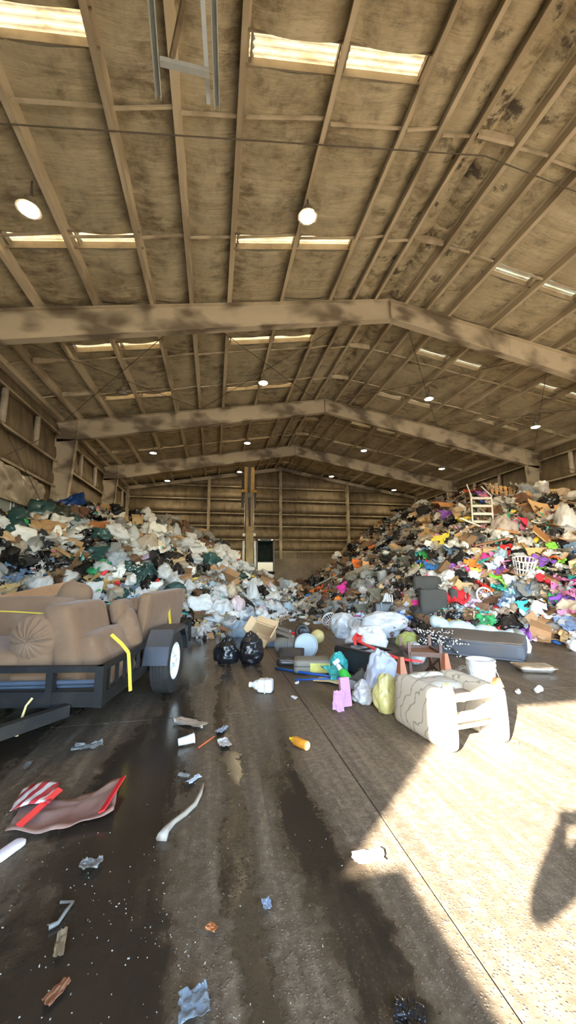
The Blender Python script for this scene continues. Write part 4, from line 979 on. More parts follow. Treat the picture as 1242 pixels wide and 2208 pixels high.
# ---- mattress with rolled film
A=fl(902,1404); B=fl(1133,1430); d=B-A; ang=math.degrees(math.atan2(d.y,d.x)); L=d.length
mt=thing('mattress','grey stained mattress lying at the foot of the right pile','mattress',TR((A.x,A.y,0),(0,0,ang)))
mb=MB(); mb.rbox((L/2,.62,.125),(L,1.24,.25),.05,9,puff=.015,nz=.03,seed=3); mb.build('body',M('mattress_blue_grey',(.060,.068,.085),.75,var=.2,vs=3,dirt=.2),mt,smooth=True)
mb=MB(); mb.rbox((L/2,.62,.255),(L*.985,1.2,.035),.015,9,puff=.02,nz=.03,seed=3); mb.build('top_panel',M('mattress_stained_top',(.12,.10,.082),.85,var=.35,vs=2.5,dirt=.5,bump=.2,bs=20),mt,smooth=True)
for y in (.0,):
    mb=MB(); mb.tube([(.02,-.004,.235),(L-.02,-.004,.235)],.012,8); mb.tube([(.02,-.004,.02),(L-.02,-.004,.02)],.012,8); mb.build('piping',M('mattress_piping',(.10,.11,.13),.8),mt)
pth=[atY(930,1342,7.1),atY(965,1348,6.9),atY(1010,1356,6.65),atY(1060,1366,6.4),atY(1100,1372,6.2),atY(1118,1376,6.1)]
mb=MB(); n=24
fp=[pth[0].lerp(pth[-1],i/n)+Vector((0,0,.03*math.sin(i*.9))) for i in range(n+1)]
mb.tube(fp,[.115+.03*noise.noise(Vector((i*.5,0,0)))+.01*math.sin(i*2.3) for i in range(n+1)],14)
FILM=film('pale_blue_sheet_film',(.50,.60,.63),.32,.6,7,.2)
tag(mb.build('film_roll',FILM,smooth=True),'long pale blue roll of plastic sheeting lying on the grey mattress','plastic roll')
mb=MB(); q=[atY(1112,1362,6.1),atY(1130,1376,5.9),atY(1140,1395,5.75),atY(1138,1418,5.7)]
mb.tube(q,[.07,.06,.05,.03],8); tag(mb.build('film_tail',FILM,smooth=True),'twisted end of plastic sheeting hanging over the right mattress corner','plastic sheet')
# ---- artificial blossom branches
P=fl(965,1425,.0); br=thing('blossom_branch','black artificial branches with small white blossoms beside the dark chair','branch',Matrix.Translation(P))
r_=random.Random(5); st=MB(); bl=MB()
for k in range(34):
    a=Vector((-.30+r_.random()*.1,.15,.30)); e=Vector((r_.uniform(-.35,.38),r_.uniform(-.1,.35),r_.uniform(.02,.42)))
    m_=a.lerp(e,.5)+Vector((0,0,.1)); pts=[a.lerp(m_,t).lerp(m_.lerp(e,t),t) for t in (0,.25,.5,.75,1)]
    st.tube(pts,[.009,.008,.007,.006,.004],5)
    for q in range(9):
        t=r_.uniform(.3,1.05); c=a.lerp(m_,t).lerp(m_.lerp(e,t),t)+Vector((r_.uniform(-.03,.03),r_.uniform(-.03,.03),r_.uniform(-.03,.03)))
        bl.box(c,(.016,.016,.011),(r_.uniform(0,90),r_.uniform(0,90),0))
    for q in range(10):
        t=r_.uniform(.2,1.0); c=a.lerp(m_,t).lerp(m_.lerp(e,t),t); st.box(c+Vector((r_.uniform(-.02,.02),r_.uniform(-.02,.02),r_.uniform(-.02,.02))),(.035,.016,.004),(r_.uniform(-60,60),r_.uniform(-60,60),r_.uniform(0,180)))
o=st.build('stems',PLBK,br); o['kind']='stuff'; o=bl.build('blossoms',M('blossom_white',(.62,.60,.55),.8),br); o['kind']='stuff'
# ---- suitcase, tool case, drums, box, jug, bottle ...
P=fl(678,1453); su=thing('suitcase','small grey case with a yellow label strip by the blue pipes','suitcase',TR((P.x,P.y+.13,0),(0,0,-14)))
mb=MB(); mb.rbox((0,0,.09),(.50,.32,.18),.035,6); mb.build('shell',M('case_grey_brown',(.17,.155,.12),.6,dirt=.3),su,smooth=True)
mb=MB(); mb.box((.11,-.163,.085),(.27,.008,.12)); mb.build('label_strip',M('faded_yellow_label',(.52,.50,.12),.6,var=.4,vs=12),su); mb=MB(); mb.box((0,-.161,.10),(.5,.006,.012)); mb.build('seam',PLBK,su)
P=fl(630,1437); tc=thing('tool_case','black open plastic case left of the grey case','case',TR((P.x,P.y+.12,0),(0,0,-18)))
mb=MB(); mb.rbox((0,0,.05),(.40,.22,.10),.02,4); mb.build('tray',PLBK,tc,smooth=True); mb=MB(); mb.rbox((.0,.10,.14),(.40,.03,.2),.012,4,(-50,0,0)); mb.build('lid',PLBK,tc,smooth=True)
mb=MB(); mb.tube([(-.12,-.12,.05),(-.1,-.16,.06),(.06,-.16,.06),(.08,-.12,.05)],.012,6); mb.build('handle',PLGR,tc)
P=fl(662,1421); dr=thing('drum','round drum with a pale blue lid facing the viewer','drum',TR((P.x,P.y+.05,.195),(82,0,-6)))
mb=MB(); mb.lathe([(.175,-.30),(.18,-.28),(.185,0),(.192,.0),(.192,.02)],32); mb.build('shell',PLGR,dr,smooth=True,auto=40)
mb=MB(); mb.lathe([(.190,.018),(.188,.032),(.172,.036),(.166,.024),(.004,.022)],32); mb.build('lid',M('pale_blue_lid',(.27,.32,.335),.45,var=.15,dirt=.25),dr,smooth=True,auto=40)
P=fl(622,1412); dr=thing('drum','grey plastic canister lying beside the pale blue drum lid','canister',TR((P.x,P.y+.12,.13),(0,90,-22)))
mb=MB(); mb.lathe([(.10,-.2),(.125,-.17),(.13,-.03),(.118,-.02),(.118,.02),(.13,.03),(.125,.17),(.10,.2)],24); mb.build('shell',M('canister_grey',(.15,.155,.14),.5,dirt=.4),dr,smooth=True,auto=40)
mb=MB(); mb.lathe([(.05,.2),(.05,.23),(.04,.24)],16); mb.build('cap',PLBK,dr,smooth=True)
P=fl(655,1388); mb=MB(); mb.lathe([(.15,-.02),(.16,0),(.155,.03),(.11,.05),(.10,.02),(.02,.02)],24,M=TR((0,0,.20),(70,0,10))); tag(mb.build('pan',PLBK,None,smooth=True,loc=(P.x,P.y+.1,0)),'black round pan leaning behind the pale blue drum lid','pan')
P=fl(688,1395); mb=MB(); mb.lathe([(.13,0),(.128,.05),(.10,.11),(.05,.14),(.005,.145)],20,M=TR((0,0,.16),(60,10,-20))); tag(mb.build('bowl',M('yellow_tan_plastic',(.52,.42,.17),.5,dirt=.2),None,smooth=True,loc=(P.x,P.y+.1,0)),'yellowish domed bowl right of the pale blue drum lid','bowl')
P=fl(565,1392); bxm=carton_mesh('carton',77,(.34,.26,.24),.02,True); o=place('cardboard_box',bxm,CARDL,(P.x+.03,P.y+.15,.05),(38,14,-32),1.25,'tan cardboard box with black printed lettering tilted on the floor','box')
fm=MB()
for k in range(7):
    fm.box((-.13+k*.043,-.135,.12),(.026,.003,.05)); fm.box((-.13+k*.043+.008,-.135,.12),(.04,.002,.008))
fm.build('printed_band',M('print_black',(.02,.02,.02),.7),o)['kind']='stuff'
P=fl(592,1396); mb=MB(); mb.rbox((0,0,.04),(.26,.14,.08),.015,4,(0,0,-10)); mb.box((0,-.0,.075),(.20,.09,.02),(0,0,-10)); tag(mb.build('blue_case',M('dull_blue_plastic',(.07,.12,.18),.45,dirt=.2),None,loc=(P.x,P.y+.1,0)),'small dull blue case on the floor beside the tan box','case')
for k in range(4):
    A=fl(583+k*3,1352+k*6); B=fl(626+k*3,1366+k*6); mb=MB(); mb.tube([A+Vector((0,0,.05+.03*(k%2))),B+Vector((0,0,.05))],.03,8); tag(mb.build('tube',M('grey_tube',(.33,.34,.33),.45,dirt=.2)),['grey tube lying at the back of the bundle beyond the tan box','grey tube second from the back in the bundle beyond the tan box','grey tube third from the back in the bundle beyond the tan box','grey tube at the front of the bundle beyond the tan box'][k],'tube','grey tubes beyond the tan box')
P=fl(628,1372); mb=MB(); mb.lathe([(.03,0),(.034,.01),(.034,.12),(.012,.16),(.012,.19)],12,M=TR((0,0,.05),(0,80,-20))); tag(mb.build('red_bottle',PLRED,None,smooth=True,loc=P),'small red bottle at the end of the grey tubes','bottle')
for k,(a,b_) in enumerate((((594,1441),(738,1461)),((636,1466),(738,1461)))):
    A,B=fl(*a,.02),fl(*b_,.06); mb=MB(); mb.tube([A,A.lerp(B,.5)+Vector((0,0,-.006)),B],.017 if k==0 else .012,10); tag(mb.build('blue_pipe',PLBLU,None,smooth=True),['thicker blue plastic pipe in front of the grey case','thinner shorter blue plastic pipe nearest the viewer'][k],'pipe','blue pipes on the floor')
SH=[sheet_mesh('sheet_%d'%k,k) for k in range(8)]
def sheet_at(label,px,py,wpx,mat,k,z=.03,rot=(0,0,0),asp=1.,hs=1.,name='crumpled_sheet',cat='sheet',group=None):
    P=fl(px,py,z); w=wpx*mpp(P)
    return place(name,SH[k%8],mat,P,rot,(w,w*asp,w*hs),label,cat,group)
o=hero_bag('bright teal plastic bag in front of the black cabinet',735,1456,44,44,TEAL,12,.8,0)
sheet_at('crumpled bright teal wrapper left of the green bottle',722,1452,48,TEAL,1,.08,(30,0,20),hs=1.2)
P=fl(762,1486); sbt=thing('spray_bottle','bright green bottle with white top leaning by the teal bag','bottle',TR((P.x,P.y+.06,.03),(-28,-32,0)))
mb=MB(); mb.lathe([(.055,0),(.062,.02),(.06,.16),(.035,.21)],14); mb.build('body',M('bright_green_plastic',(.04,.48,.06),.35),sbt,smooth=True); mb=MB(); mb.lathe([(.03,.205),(.03,.26),(.02,.29)],12); mb.build('neck',PLW,sbt,smooth=True); mb=MB(); mb.rbox((.01,0,.31),(.09,.03,.05),.01,4); mb.build('trigger_head',PLW,sbt,smooth=True)
PINK=M('pale_pink_foam',(.44,.23,.38),.7,var=.12); P=fl(745,1522); mb=MB(); mb.rbox((0,0,.14),(.11,.05,.28),.008,4,(-12,0,8)); tag(mb.build('foam_block',PINK,None,loc=(P.x,P.y,0)),'pale pink foam block standing at the heap front','block')
sheet_at('crumpled pink cloth beside the pale pink foam block',729,1512,28,PINK,2,.08,(60,20,0),1.5,.8,'cloth','cloth')
sheet_at('grey rag lying between the green bottle and the cabinet',785,1470,46,M('dark_grey_cloth',(.07,.07,.065),.9),3,.12,(20,-20,30),1.2,.8,'rag','cloth')
P=fl(770,1500); mb=MB(); mb.rbox((0,0,.06),(.22,.16,.10),.02,4,(0,25,30)); tag(mb.build('grey_block',PLGR,None,loc=(P.x,P.y+.06,0.02)),'dark grey plastic block under the green bottle','block')
P=fl(712,1478); o=place('board',panel_mesh('board_a',3,.5,.02),CARDL,(P.x+.05,P.y+.1,.04),(0,0,-40),(.40,.40,.3),'pale board lying flat below the teal bag','board')
# jug and bottle on the open floor
P=fl(568,1495); jg=thing('jug','white plastic jug lying on the wet floor','jug',TR((P.x,P.y+.05,.075),(0,90,158)))
mb=MB(); mb.rbox((0,0,-.03),(.145,.13,.18),.03,6); mb.lathe([(.062,.05),(.05,.09),(.026,.125),(.026,.15)],16); mb.build('body',PLW,jg,smooth=True); mb=MB(); mb.lathe([(.03,.14),(.03,.165),(.005,.168)],14); mb.build('cap',PLW,jg,smooth=True)
mb=MB(); mb.box((0,0,-.035),(.149,.134,.014)); mb.build('label_band',M('faded_jug_print',(.45,.43,.36),.6,var=.5,vs=20),jg)
P=fl(650,1618); yb_=thing('bottle','orange bottle with yellow cap lying on the open floor','bottle',TR((P.x,P.y+.05,.035),(90,0,213)))
mb=MB(); mb.lathe([(.025,-.08),(.034,-.075),(.035,.05),(.02,.075)],18); mb.build('body',M('orange_yellow_label',(.66,.28,.03),.4,var=.5,vs=18),yb_,smooth=True,auto=50); mb=MB(); mb.lathe([(.021,.072),(.021,.085),(.012,.09),(.010,.115)],14); mb.build('cap',M('yellow_cap',(.75,.52,.02),.4),yb_,smooth=True,auto=50); mb=MB(); mb.lathe([(.031,-.083),(.024,-.079),(.004,-.078)],18); mb.build('base',M('tan_bottle_base',(.55,.33,.20),.6),yb_)
# tray, cups, foil
P=fl(1166,1452); ty=thing('foil_tray','shallow aluminium tray on the floor right of the mattress','tray',TR((P.x,P.y+.12,0),(0,0,-20)))
mb=MB()
def tray(u,v):
    x,y=(u-.5)*2,(v-.5)*2; e=max(abs(x),abs(y)); z=.0 if e<.78 else .07*min(1,(e-.78)/.14); return (x*.24,y*.17,.006+z+.006*noise.noise(Vector((x*4,y*4,0))))
mb.grid(tray,16,12); o=mb.build('pan',ALU,ty,smooth=True); md=o.modifiers.new('t','SOLIDIFY'); md.thickness=.004
mb=MB(); mb.rbox((0,0,.06),(.40,.27,.05),.02,6,nz=.02); mb.build('contents',M('brown_tray_food',(.30,.22,.13),.8,var=.4,vs=14),ty,smooth=True)
CUP=cup_mesh('cup',0)
P=fl(1166,1499); place('paper_cup',CUP,M('blue_print_cup',(.55,.66,.68),.5,var=.4,vs=14),(P.x-.03,P.y+.03,.038),(0,78,15),.085,'pale blue paper cup lying on the floor beyond the sunlight','cup')
P=fl(400,1612); place('paper_cup',CUP,M('white_paper_cup',(.66,.66,.62),.6,dirt=.3),(P.x-.06,P.y+.02,.035),(0,84,12),(.09,.075,.13),'crushed white paper cup lying in the puddle','cup')
LM=[lump_mesh('lump_%d'%k,k) for k in range(4)]
P=fl(1117,1496); place('foil_ball',LM[0],ALU,(P.x,P.y,0),(0,0,30),.06,'crumpled foil ball beyond the sunlit floor','foil')
# striped packet bag, slipper, wrappers, ribbon on the near floor
def mat_stripe():
    m,nt,b=newmat('red_white_striped_film'); v=coord(nt)
    w=N(nt,'TexWave'); w.inputs['Scale'].default_value=6.5; w.bands_direction='X'; w.inputs['Distortion'].default_value=.6; nt.links.new(coord(nt,(1,.35,1),rot=(0,0,.9)),w.inputs['Vector'])
    c=mixc(nt,ramp(nt,w.outputs['Fac'],[(.48,0),(.56,1)]),(.66,.62,.58),(.42,.03,.04))
    c=mixc(nt,ramp(nt,tex(nt,v,5,5,.7),[(.52,0),(.66,.9)]),c,(.22,.14,.10)); nt.links.new(c,b.inputs['Base Color']); b.inputs['Roughness'].default_value=.35; return m
STRIPE=mat_stripe(); A=fl(68,1768); B=fl(222,1728)
pk=thing('striped_packet','torn red and white striped packet lying in the puddle','packet',TR(((A.x+B.x)/2,(A.y+B.y)/2,.0),(0,0,8)))
mb=MB()
def pkf(u,v):
    x=(u-.5)*.52; y=(v-.5)*.40*(1-.45*math.sin(math.pi*u)*(1 if v>.5 else -.25)); z=.012+.03*(abs(u-.5)*2)**2+.02*noise.noise(Vector((u*5,v*5,0)))+(.02 if v<.1 else 0)
    return (x,y,z)
mb.grid(pkf,22,12); o=mb.build('film',M('dirty_packet_inside',(.30,.19,.15),.4,var=.4,vs=9,dirt=.5,dirtc=(.2,.05,.04)),pk,smooth=True); o.modifiers.new('t','SOLIDIFY').thickness=.003
mb=MB(); mb.grid(lambda u,v:(-.30+.20*u,.0+.24*v,.055+.02*math.sin(u*3)+.012*noise.noise(Vector((u*4,v*4,2)))),10,10); o=mb.build('striped_flap',STRIPE,pk,smooth=True); o.modifiers.new('t','SOLIDIFY').thickness=.003
for x,r,l in ((-.14,-22,.34),(.24,-14,.36)):
    mb=MB(); mb.box((x,-.02,.06),(.035,l,.008),(0,-25 if x>0 else 25,r)); mb.build('red_band',PLRED,pk)
P=fl(20,1856); o=place('slipper',lump_mesh('slipper',9,.05,7),M('white_red_foam',(.68,.62,.64),.5,var=.15,dirt=.15),(P.x-.03,P.y+.05,0),(0,0,60),(.15,.08,.04),'white slipper-shaped foam piece at the left frame edge','slipper')
for lab,px,py,w,mat,k,asp,hs,nm,ct in (
 ('clear crumpled plastic cup right of the white slipper piece',195,1866,40,BG,0,.8,.9,'plastic_scrap','plastic'),
 ('thin clear plastic film on the floor under the trailer tongue',190,1612,56,BG,4,.45,.6,'plastic_scrap','plastic'),
 ('small clear film strip left of the striped packet',58,1652,36,BG,2,.35,.5,'plastic_scrap','plastic'),
 ('silver crumpled wrapper lying at the puddle edge',412,1560,80,ALU,3,.35,.4,'wrapper','wrapper'),
 ('small blue-grey wrapper beside the silver one',478,1573,34,M('blue_grey_scrap',(.22,.27,.33),.5),5,.5,.4,'wrapper','wrapper'),
 ('torn white card on the floor right of the red stick',482,1603,40,M('torn_white_card',(.55,.53,.48),.7,dirt=.4),6,.6,.5,'card','card'),
 ('small crumpled white scrap below the crushed cup',397,1672,24,BG,7,.6,.7,'plastic_scrap','plastic'),
 ('small blue scrap of film at the puddle middle',418,1680,34,M('pale_blue_scrap',(.45,.52,.62),.4),1,.4,.4,'plastic_scrap','plastic'),
 ('small blue foil scrap alone on the lower floor',575,1951,30,M('blue_white_foil',(.30,.40,.58),.3,.3,var=.5,vs=20),2,.6,.7,'foil_scrap','foil'),
 ('orange shred at the lower middle of the floor',457,2000,24,M('orange_shred',(.45,.16,.05),.7),3,.7,.6,'shred','shred'),
 ('crumpled blue and clear packet near the bottom edge',418,2165,62,M('crumpled_blue_clear',(.16,.20,.23),.25,var=.6,vs=16),4,1.0,.7,'packet','packet'),
 ('brown leaf-like scrap at the lower left floor',122,2138,52,M('brown_leaf_scrap',(.22,.09,.04),.7),5,.5,.5,'scrap','scrap'),
 ('tan wrapper strip in the lower left puddle',130,2035,66,M('tan_strip',(.25,.19,.11),.6),6,.3,.4,'scrap','scrap'),
 ('black torn plastic at the bottom edge beside the sunlight',882,2185,62,BK,7,.9,.6,'plastic_scrap','plastic'),
 ('white paper scrap at the tip of the sunlit patch',795,1845,66,M('white_scrap_paper',(.62,.59,.52),.8),0,.6,.05,'paper','paper'),
 ('small orange peel scrap beside the cream armchair shadow',1112,1600,16,WOODO,1,.7,.7,'scrap','scrap'),
 ('pale torn paper in the sun right of the cream armchair',1150,1600,56,M('white_scrap_paper',(.62,.59,.52),.8),2,.5,.05,'paper','paper')):
    sheet_at(lab,px,py,w,mat,k,.012,(0,0,k*47),asp,hs,nm,ct)
pth=[fl(*q,.012) for q in ((438,1690),(432,1712),(420,1735),(398,1755),(375,1772),(358,1790),(348,1808))]
mb=MB(); mb.tube(pth,[.008,.012,.014,.016,.014,.02,.03],7); tag(mb.build('ribbon',M('dirty_white_ribbon',(.36,.32,.26),.6,dirt=.3),None,smooth=True),'long dirty white twisted ribbon lying in the puddle','ribbon')
pth=[fl(*q,.015) for q in ((428,1612),(445,1600),(462,1588))]; mb=MB(); mb.tube(pth,[.006,.007,.005],6); tag(mb.build('stick',M('red_orange_stick',(.55,.12,.04),.5)),'small red-orange stick right of the crushed cup','stick')
pth=[fl(*q,.012) for q in ((105,2000),(125,1990),(142,1965),(158,1945),(130,1945))]; mb=MB(); mb.tube(pth,[.01,.008,.008,.006,.006],6); tag(mb.build('plastic_strip',BG,None,smooth=True),'bent clear plastic strip in the lower left puddle','strip')
# fine crumbs on the floor
r_=random.Random(11); cr=MB()
for k in range(260):
    while True:
        px,py=r_.uniform(0,1000),r_.uniform(1420,2208)
        if not (px>760 and py>1600): break
    if r_.random()<.4: px,py=r_.gauss(250,120),r_.gauss(1960,90)
    P=fl(px,min(2207,max(1400,py))); s=r_.uniform(.0012,.0038)
    cr.box((P.x,P.y,s*.35),(s*r_.uniform(.7,2.4),s,s*.7),(0,0,r_.uniform(0,180)),mi=r_.randint(0,2))
o=cr.build('floor_crumbs',[M('crumb_white',(.48,.45,.38),.6),M('crumb_tan',(.32,.25,.15),.7),M('crumb_grey',(.3,.3,.28),.6)]); tag(o,'fine white and tan crumbs scattered over the wet floor','crumbs',kind='stuff')
# laundry baskets (wire) by the white bags
def basket(label,px,py,wpx,yaw,tilt,z=.02,mat=PLW,hr=.8):
    P=fl(px,py,z); w=wpx*mpp(P)/2; t=thing('laundry_basket',label,'basket',TR((P.x,P.y,P.z),(tilt,0,yaw)))
    mb=MB(); mb.lathe([(w*.96,w*hr*2-.02),(w*1.04,w*hr*2),(w*.96,w*hr*2+.02)],24,cap=(False,False)); mb.lathe([(w*.97,w*hr*2-.02),(w*.95,w*hr*2+.02)],24,cap=(False,False)); mb.build('rim',mat,t,smooth=True)
    mb=MB(); mb.lathe([(w*.7,0),(w*.72,.02),(w*.02,.022)],24); mb.build('base',mat,t)
    mb=MB(); mb.lathe([(w*.83,w*hr-.012),(w*.85,w*hr+.012)],24,cap=(False,False)); mb.build('hoop',mat,t)
    for k in range(20):
        a=2*math.pi*k/20; mb=MB(); mb.bar((w*.72*math.cos(a),w*.72*math.sin(a),.01),(w*.97*math.cos(a),w*.97*math.sin(a),w*hr*2),.012,.006); mb.build('slat',mat,t)
    return t
basket('white slatted basket tipped over at the foot of the right pile',722,1352,34,20,-58,.06)
basket('flattened white wire basket behind the plump white bag',775,1358,52,0,30,.18,hr=.25)
# ---------------------------------------------------------------- the two refuse piles
COLS=[(-80,1375,1092,10.3),(0,1372,1094,10.9),(100,1370,1084,12.4),(215,1370,1094,13.6),(300,1370,1116,14.8),(390,1370,1134,15.8),(440,1372,1156,16.4),(500,1358,1194,16.8),(545,1345,1236,16.6),(575,1338,1252,16.9),(600,1330,1258,17.),
 (640,1318,1264,17.6),(665,1326,1258,18.4),(700,1338,1232,19.),(780,1350,1160,19.),(860,1362,1114,18.),(930,1368,1090,16.5),(1000,1372,1060,14.),(1100,1376,1054,13.),(1180,1385,1060,12.2),(1242,1398,1068,11.5),(1340,1412,1076,11.),(1450,1430,1095,10.5)]
CP=[]
for px,fy,cy_,Yc in COLS:
    A=fl(px,fy); B=atY(px,cy_,Yc)
    B.x=min(max(B.x,XL+.1),XR-.1)
    for t in (0,.25,.5,.75,1):
        q=A.lerp(B,t); CP.append((q.x,q.y,q.z+.25*math.sin(math.pi*t)*min(1,B.z/3)))
    CP.append((A.x,A.y-.9,-.25)); CP.append((B.x+(.3 if B.x>3 else -.3),B.y+1.3,B.z*.98-.12)); CP.append((B.x+(.5 if B.x>3 else -.5),B.y+3.2,B.z*.8-.3))
CP=np.array(CP)
def U(r2): return .5*r2*np.log(r2+1e-9)
D2=((CP[:,None,:2]-CP[None,:,:2])**2).sum(-1); nC=len(CP)
Kc=U(D2)+np.eye(nC)*.35; Pm=np.c_[np.ones(nC),CP[:,:2]]
SOL=np.linalg.solve(np.block([[Kc,Pm],[Pm.T,np.zeros((3,3))]]),np.r_[CP[:,2],np.zeros(3)])
GX=np.arange(XL+.20,XR-.15,.16); GYs=np.arange(5.0,25.0,.16)
XX,YY=np.meshgrid(GX,GYs); Q=np.c_[XX.ravel(),YY.ravel()]
ZZ=(U(((Q[:,None,:]-CP[None,:,:2])**2).sum(-1))@SOL[:nC]+np.c_[np.ones(len(Q)),Q]@SOL[nC:]).reshape(XX.shape)
# keep clear of the excavator's rear and never above the walls
ZZ=np.clip(ZZ,-.4,4.6)
ZZ=np.where((np.abs(XX-1.8)<2.1)&(YY>17.6),np.minimum(ZZ,1.0),ZZ)
for j in range(ZZ.shape[0]):
    for i in range(ZZ.shape[1]):
        x,y=XX[j,i],YY[j,i]; ZZ[j,i]+=.16*noise.noise(Vector((x*1.3,y*1.3,0)))*min(1,max(0,ZZ[j,i])/.6)
def hgt(x,y):
    i=(x-GX[0])/.16; j=(y-GYs[0])/.16
    if i<0 or j<0 or i>=len(GX)-1 or j>=len(GYs)-1: return -.3
    a,b=int(i),int(j); u,v=i-a,j-b
    return float((ZZ[b,a]*(1-u)+ZZ[b,a+1]*u)*(1-v)+(ZZ[b+1,a]*(1-u)+ZZ[b+1,a+1]*u)*v)
def onpile(px,py,ymin=5.2,ymax=24.,st=.05):
    d=ray(px,py); y=ymin
    while y<ymax:
        P=CAM+d*(y/d.y)
        if P.z<=max(0.,hgt(P.x,P.y)): 
            return P
        y+=st
    return None
def hpile(px,py):
    for k in range(40):
        P=onpile(px,py+3*k)
        if P is not None and P.y<23.5: return P
def nrm(x,y):
    e=.2; return Vector((hgt(x-e,y)-hgt(x+e,y),hgt(x,y-e)-hgt(x,y+e),2*e)).normalized()
def mat_refuse(name,cols):
    m,nt,b=newmat(name); v=coord(nt)
    w=N(nt,'TexNoise'); w.inputs['Scale'].default_value=3.; nt.links.new(v,w.inputs['Vector'])
    ad=N(nt,'VectorMath',operation='MULTIPLY_ADD'); nt.links.new(w.outputs['Color'],ad.inputs[0]); ad.inputs[1].default_value=(.5,.5,.5); nt.links.new(v,ad.inputs[2])
    vo=N(nt,'TexVoronoi'); vo.inputs['Scale'].default_value=6.5; nt.links.new(ad.outputs[0],vo.inputs['Vector'])
    sx=N(nt,'SeparateColor'); nt.links.new(vo.outputs['Color'],sx.inputs[0])
    r=nt.nodes.new('ShaderNodeValToRGB'); r.color_ramp.interpolation='CONSTANT'; e=r.color_ramp.elements
    while len(e)<len(cols): e.new(.5)
    for i,(q,c) in enumerate(zip(e,cols)): q.position=i/len(cols); q.color=(*c,1)
    nt.links.new(sx.outputs[0],r.inputs[0]); c=mixc(nt,tex(nt,v,9,5,.7),(.25,.2,.15),(1,1,1)); 
    c2=mixc(nt,.8,r.outputs[0],c,'MULTIPLY'); nt.links.new(c2,b.inputs['Base Color']); b.inputs['Roughness'].default_value=.6
    bumpn(nt,tex(nt,v,12,6,.7),1.,.08,b); return m
RBASE={-1:mat_refuse('mixed_refuse_left',[(.03,.03,.03),(.16,.09,.045),(.42,.43,.43),(.02,.06,.06),(.24,.16,.09),(.30,.30,.29),(.05,.04,.035),(.5,.5,.5),(.12,.10,.08)]),
       1:mat_refuse('mixed_refuse_right',[(.03,.03,.03),(.20,.12,.06),(.38,.38,.37),(.09,.07,.05),(.28,.19,.10),(.12,.13,.14),(.30,.14,.16),(.45,.44,.42),(.16,.11,.07)])}
for side in (-1,1):
    mb=MB(); idx={}; split=2.6
    def vid(j,i):
        if (j,i) not in idx: idx[(j,i)]=len(mb.v); mb.v.append((XX[j,i],YY[j,i],max(-.02,ZZ[j,i]-.05)))
        return idx[(j,i)]
    for j in range(ZZ.shape[0]-1):
        for i in range(ZZ.shape[1]-1):
            if (XX[j,i]<split)!=(side<0): continue
            if max(ZZ[j,i],ZZ[j+1,i],ZZ[j,i+1],ZZ[j+1,i+1])<.04: continue
            mb.f.append((vid(j,i),vid(j,i+1),vid(j+1,i+1),vid(j+1,i))); mb.m.append(0)
    o=mb.build('refuse_mound',RBASE[side],smooth=True)
    tag(o,'compacted mixed refuse filling the %s pile beneath the loose trash'%('left' if side<0 else 'right'),'refuse',kind='stuff')
# ---- palette
def cl(n,c,rough=.85,**k): return M(n,c,rough,var=.22,vs=5,bump=.25,bs=9,rndv=.15,**k)
CLOTH={'pink':cl('pink_cloth',(.66,.22,.40)),'magenta':cl('magenta_cloth',(.60,.03,.24)),'purple':cl('purple_cloth',(.20,.07,.40)),'red':cl('red_cloth',(.55,.02,.03)),'blue':cl('blue_cloth',(.03,.16,.50)),'denim blue':cl('denim_cloth',(.11,.17,.27)),
 'lime green':cl('lime_cloth',(.22,.55,.05)),'green':cl('green_cloth',(.03,.30,.10)),'turquoise':cl('turquoise_cloth',(.04,.45,.42)),'yellow':cl('yellow_cloth',(.68,.54,.08)),'orange':cl('orange_cloth',(.66,.15,.02)),'white':cl('white_cloth',(.70,.70,.68)),
 'grey':cl('grey_cloth',(.26,.26,.26)),'beige':cl('beige_cloth',(.42,.34,.25)),'black':cl('black_cloth',(.02,.02,.022)),'brown':cl('brown_cloth',(.16,.09,.05)),'pale blue':cl('pale_blue_cloth',(.42,.56,.66)),'lavender':cl('lavender_cloth',(.52,.42,.62))}
BAGC={'white':BWP,'black':BK,'dark teal':BT,'grey clear':BG,'tan clear':BTAN,'bluish grey':film('blue_grey_bag',(.36,.42,.48),.3,.5,8,.2),'light blue':film('light_blue_bag',(.45,.60,.72),.3,.5,8,.25),'pale pink':film('pale_pink_bag',(.68,.55,.60),.3,.5,8,.25)}
CARDC={'brown':CARD,'tan':CARDL,'dark brown':M('wet_cardboard',(.13,.07,.035),.8,var=.25,rndv=.15)}
WOODC={'brown':M('brown_plank',(.26,.14,.06),.7,var=.3,rndv=.2),'pale':M('pale_plank',(.48,.37,.23),.7,var=.25,rndv=.15),'grey':M('grey_plank',(.24,.21,.17),.8,var=.25,rndv=.15),'orange':WOODO}
PLC={'clear':film('clear_bottle_plastic',(.55,.60,.60),.2,.2,8,.4,.6),'white':PLW,'red':PLRED,'green':M('green_plastic',(.03,.35,.10),.35,rndv=.15),'blue':M('blue_plastic',(.03,.15,.5),.35,rndv=.15),'black':PLBK,'yellow':M('yellow_plastic',(.7,.5,.04),.4)}
PAPC={'white':M('white_paper',(.68,.67,.63),.8,var=.12,dirt=.15,rndv=.1),'cream':M('cream_paper',(.60,.52,.38),.8,var=.15,dirt=.15,rndv=.1),'printed':M('printed_paper',(.42,.40,.40),.7,var=.6,vs=16,rndv=.15)}
BAGM=[bag_mesh('bag_%d'%k,20+k,26,18,k%2==0,.30) for k in range(8)]
LUMPM=[lump_mesh('bundle_%d'%k,30+k,.30,7) for k in range(5)]
SHM=[sheet_mesh('crumpled_%d'%k,40+k,10,.34,.35) for k in range(10)]
CARM=[carton_mesh('carton_%d'%k,k,[(1,.75,.6),(1,.6,.45),(.8,.8,.7),(1,.5,.8)][k%4],.12,k%3!=0) for k in range(6)]
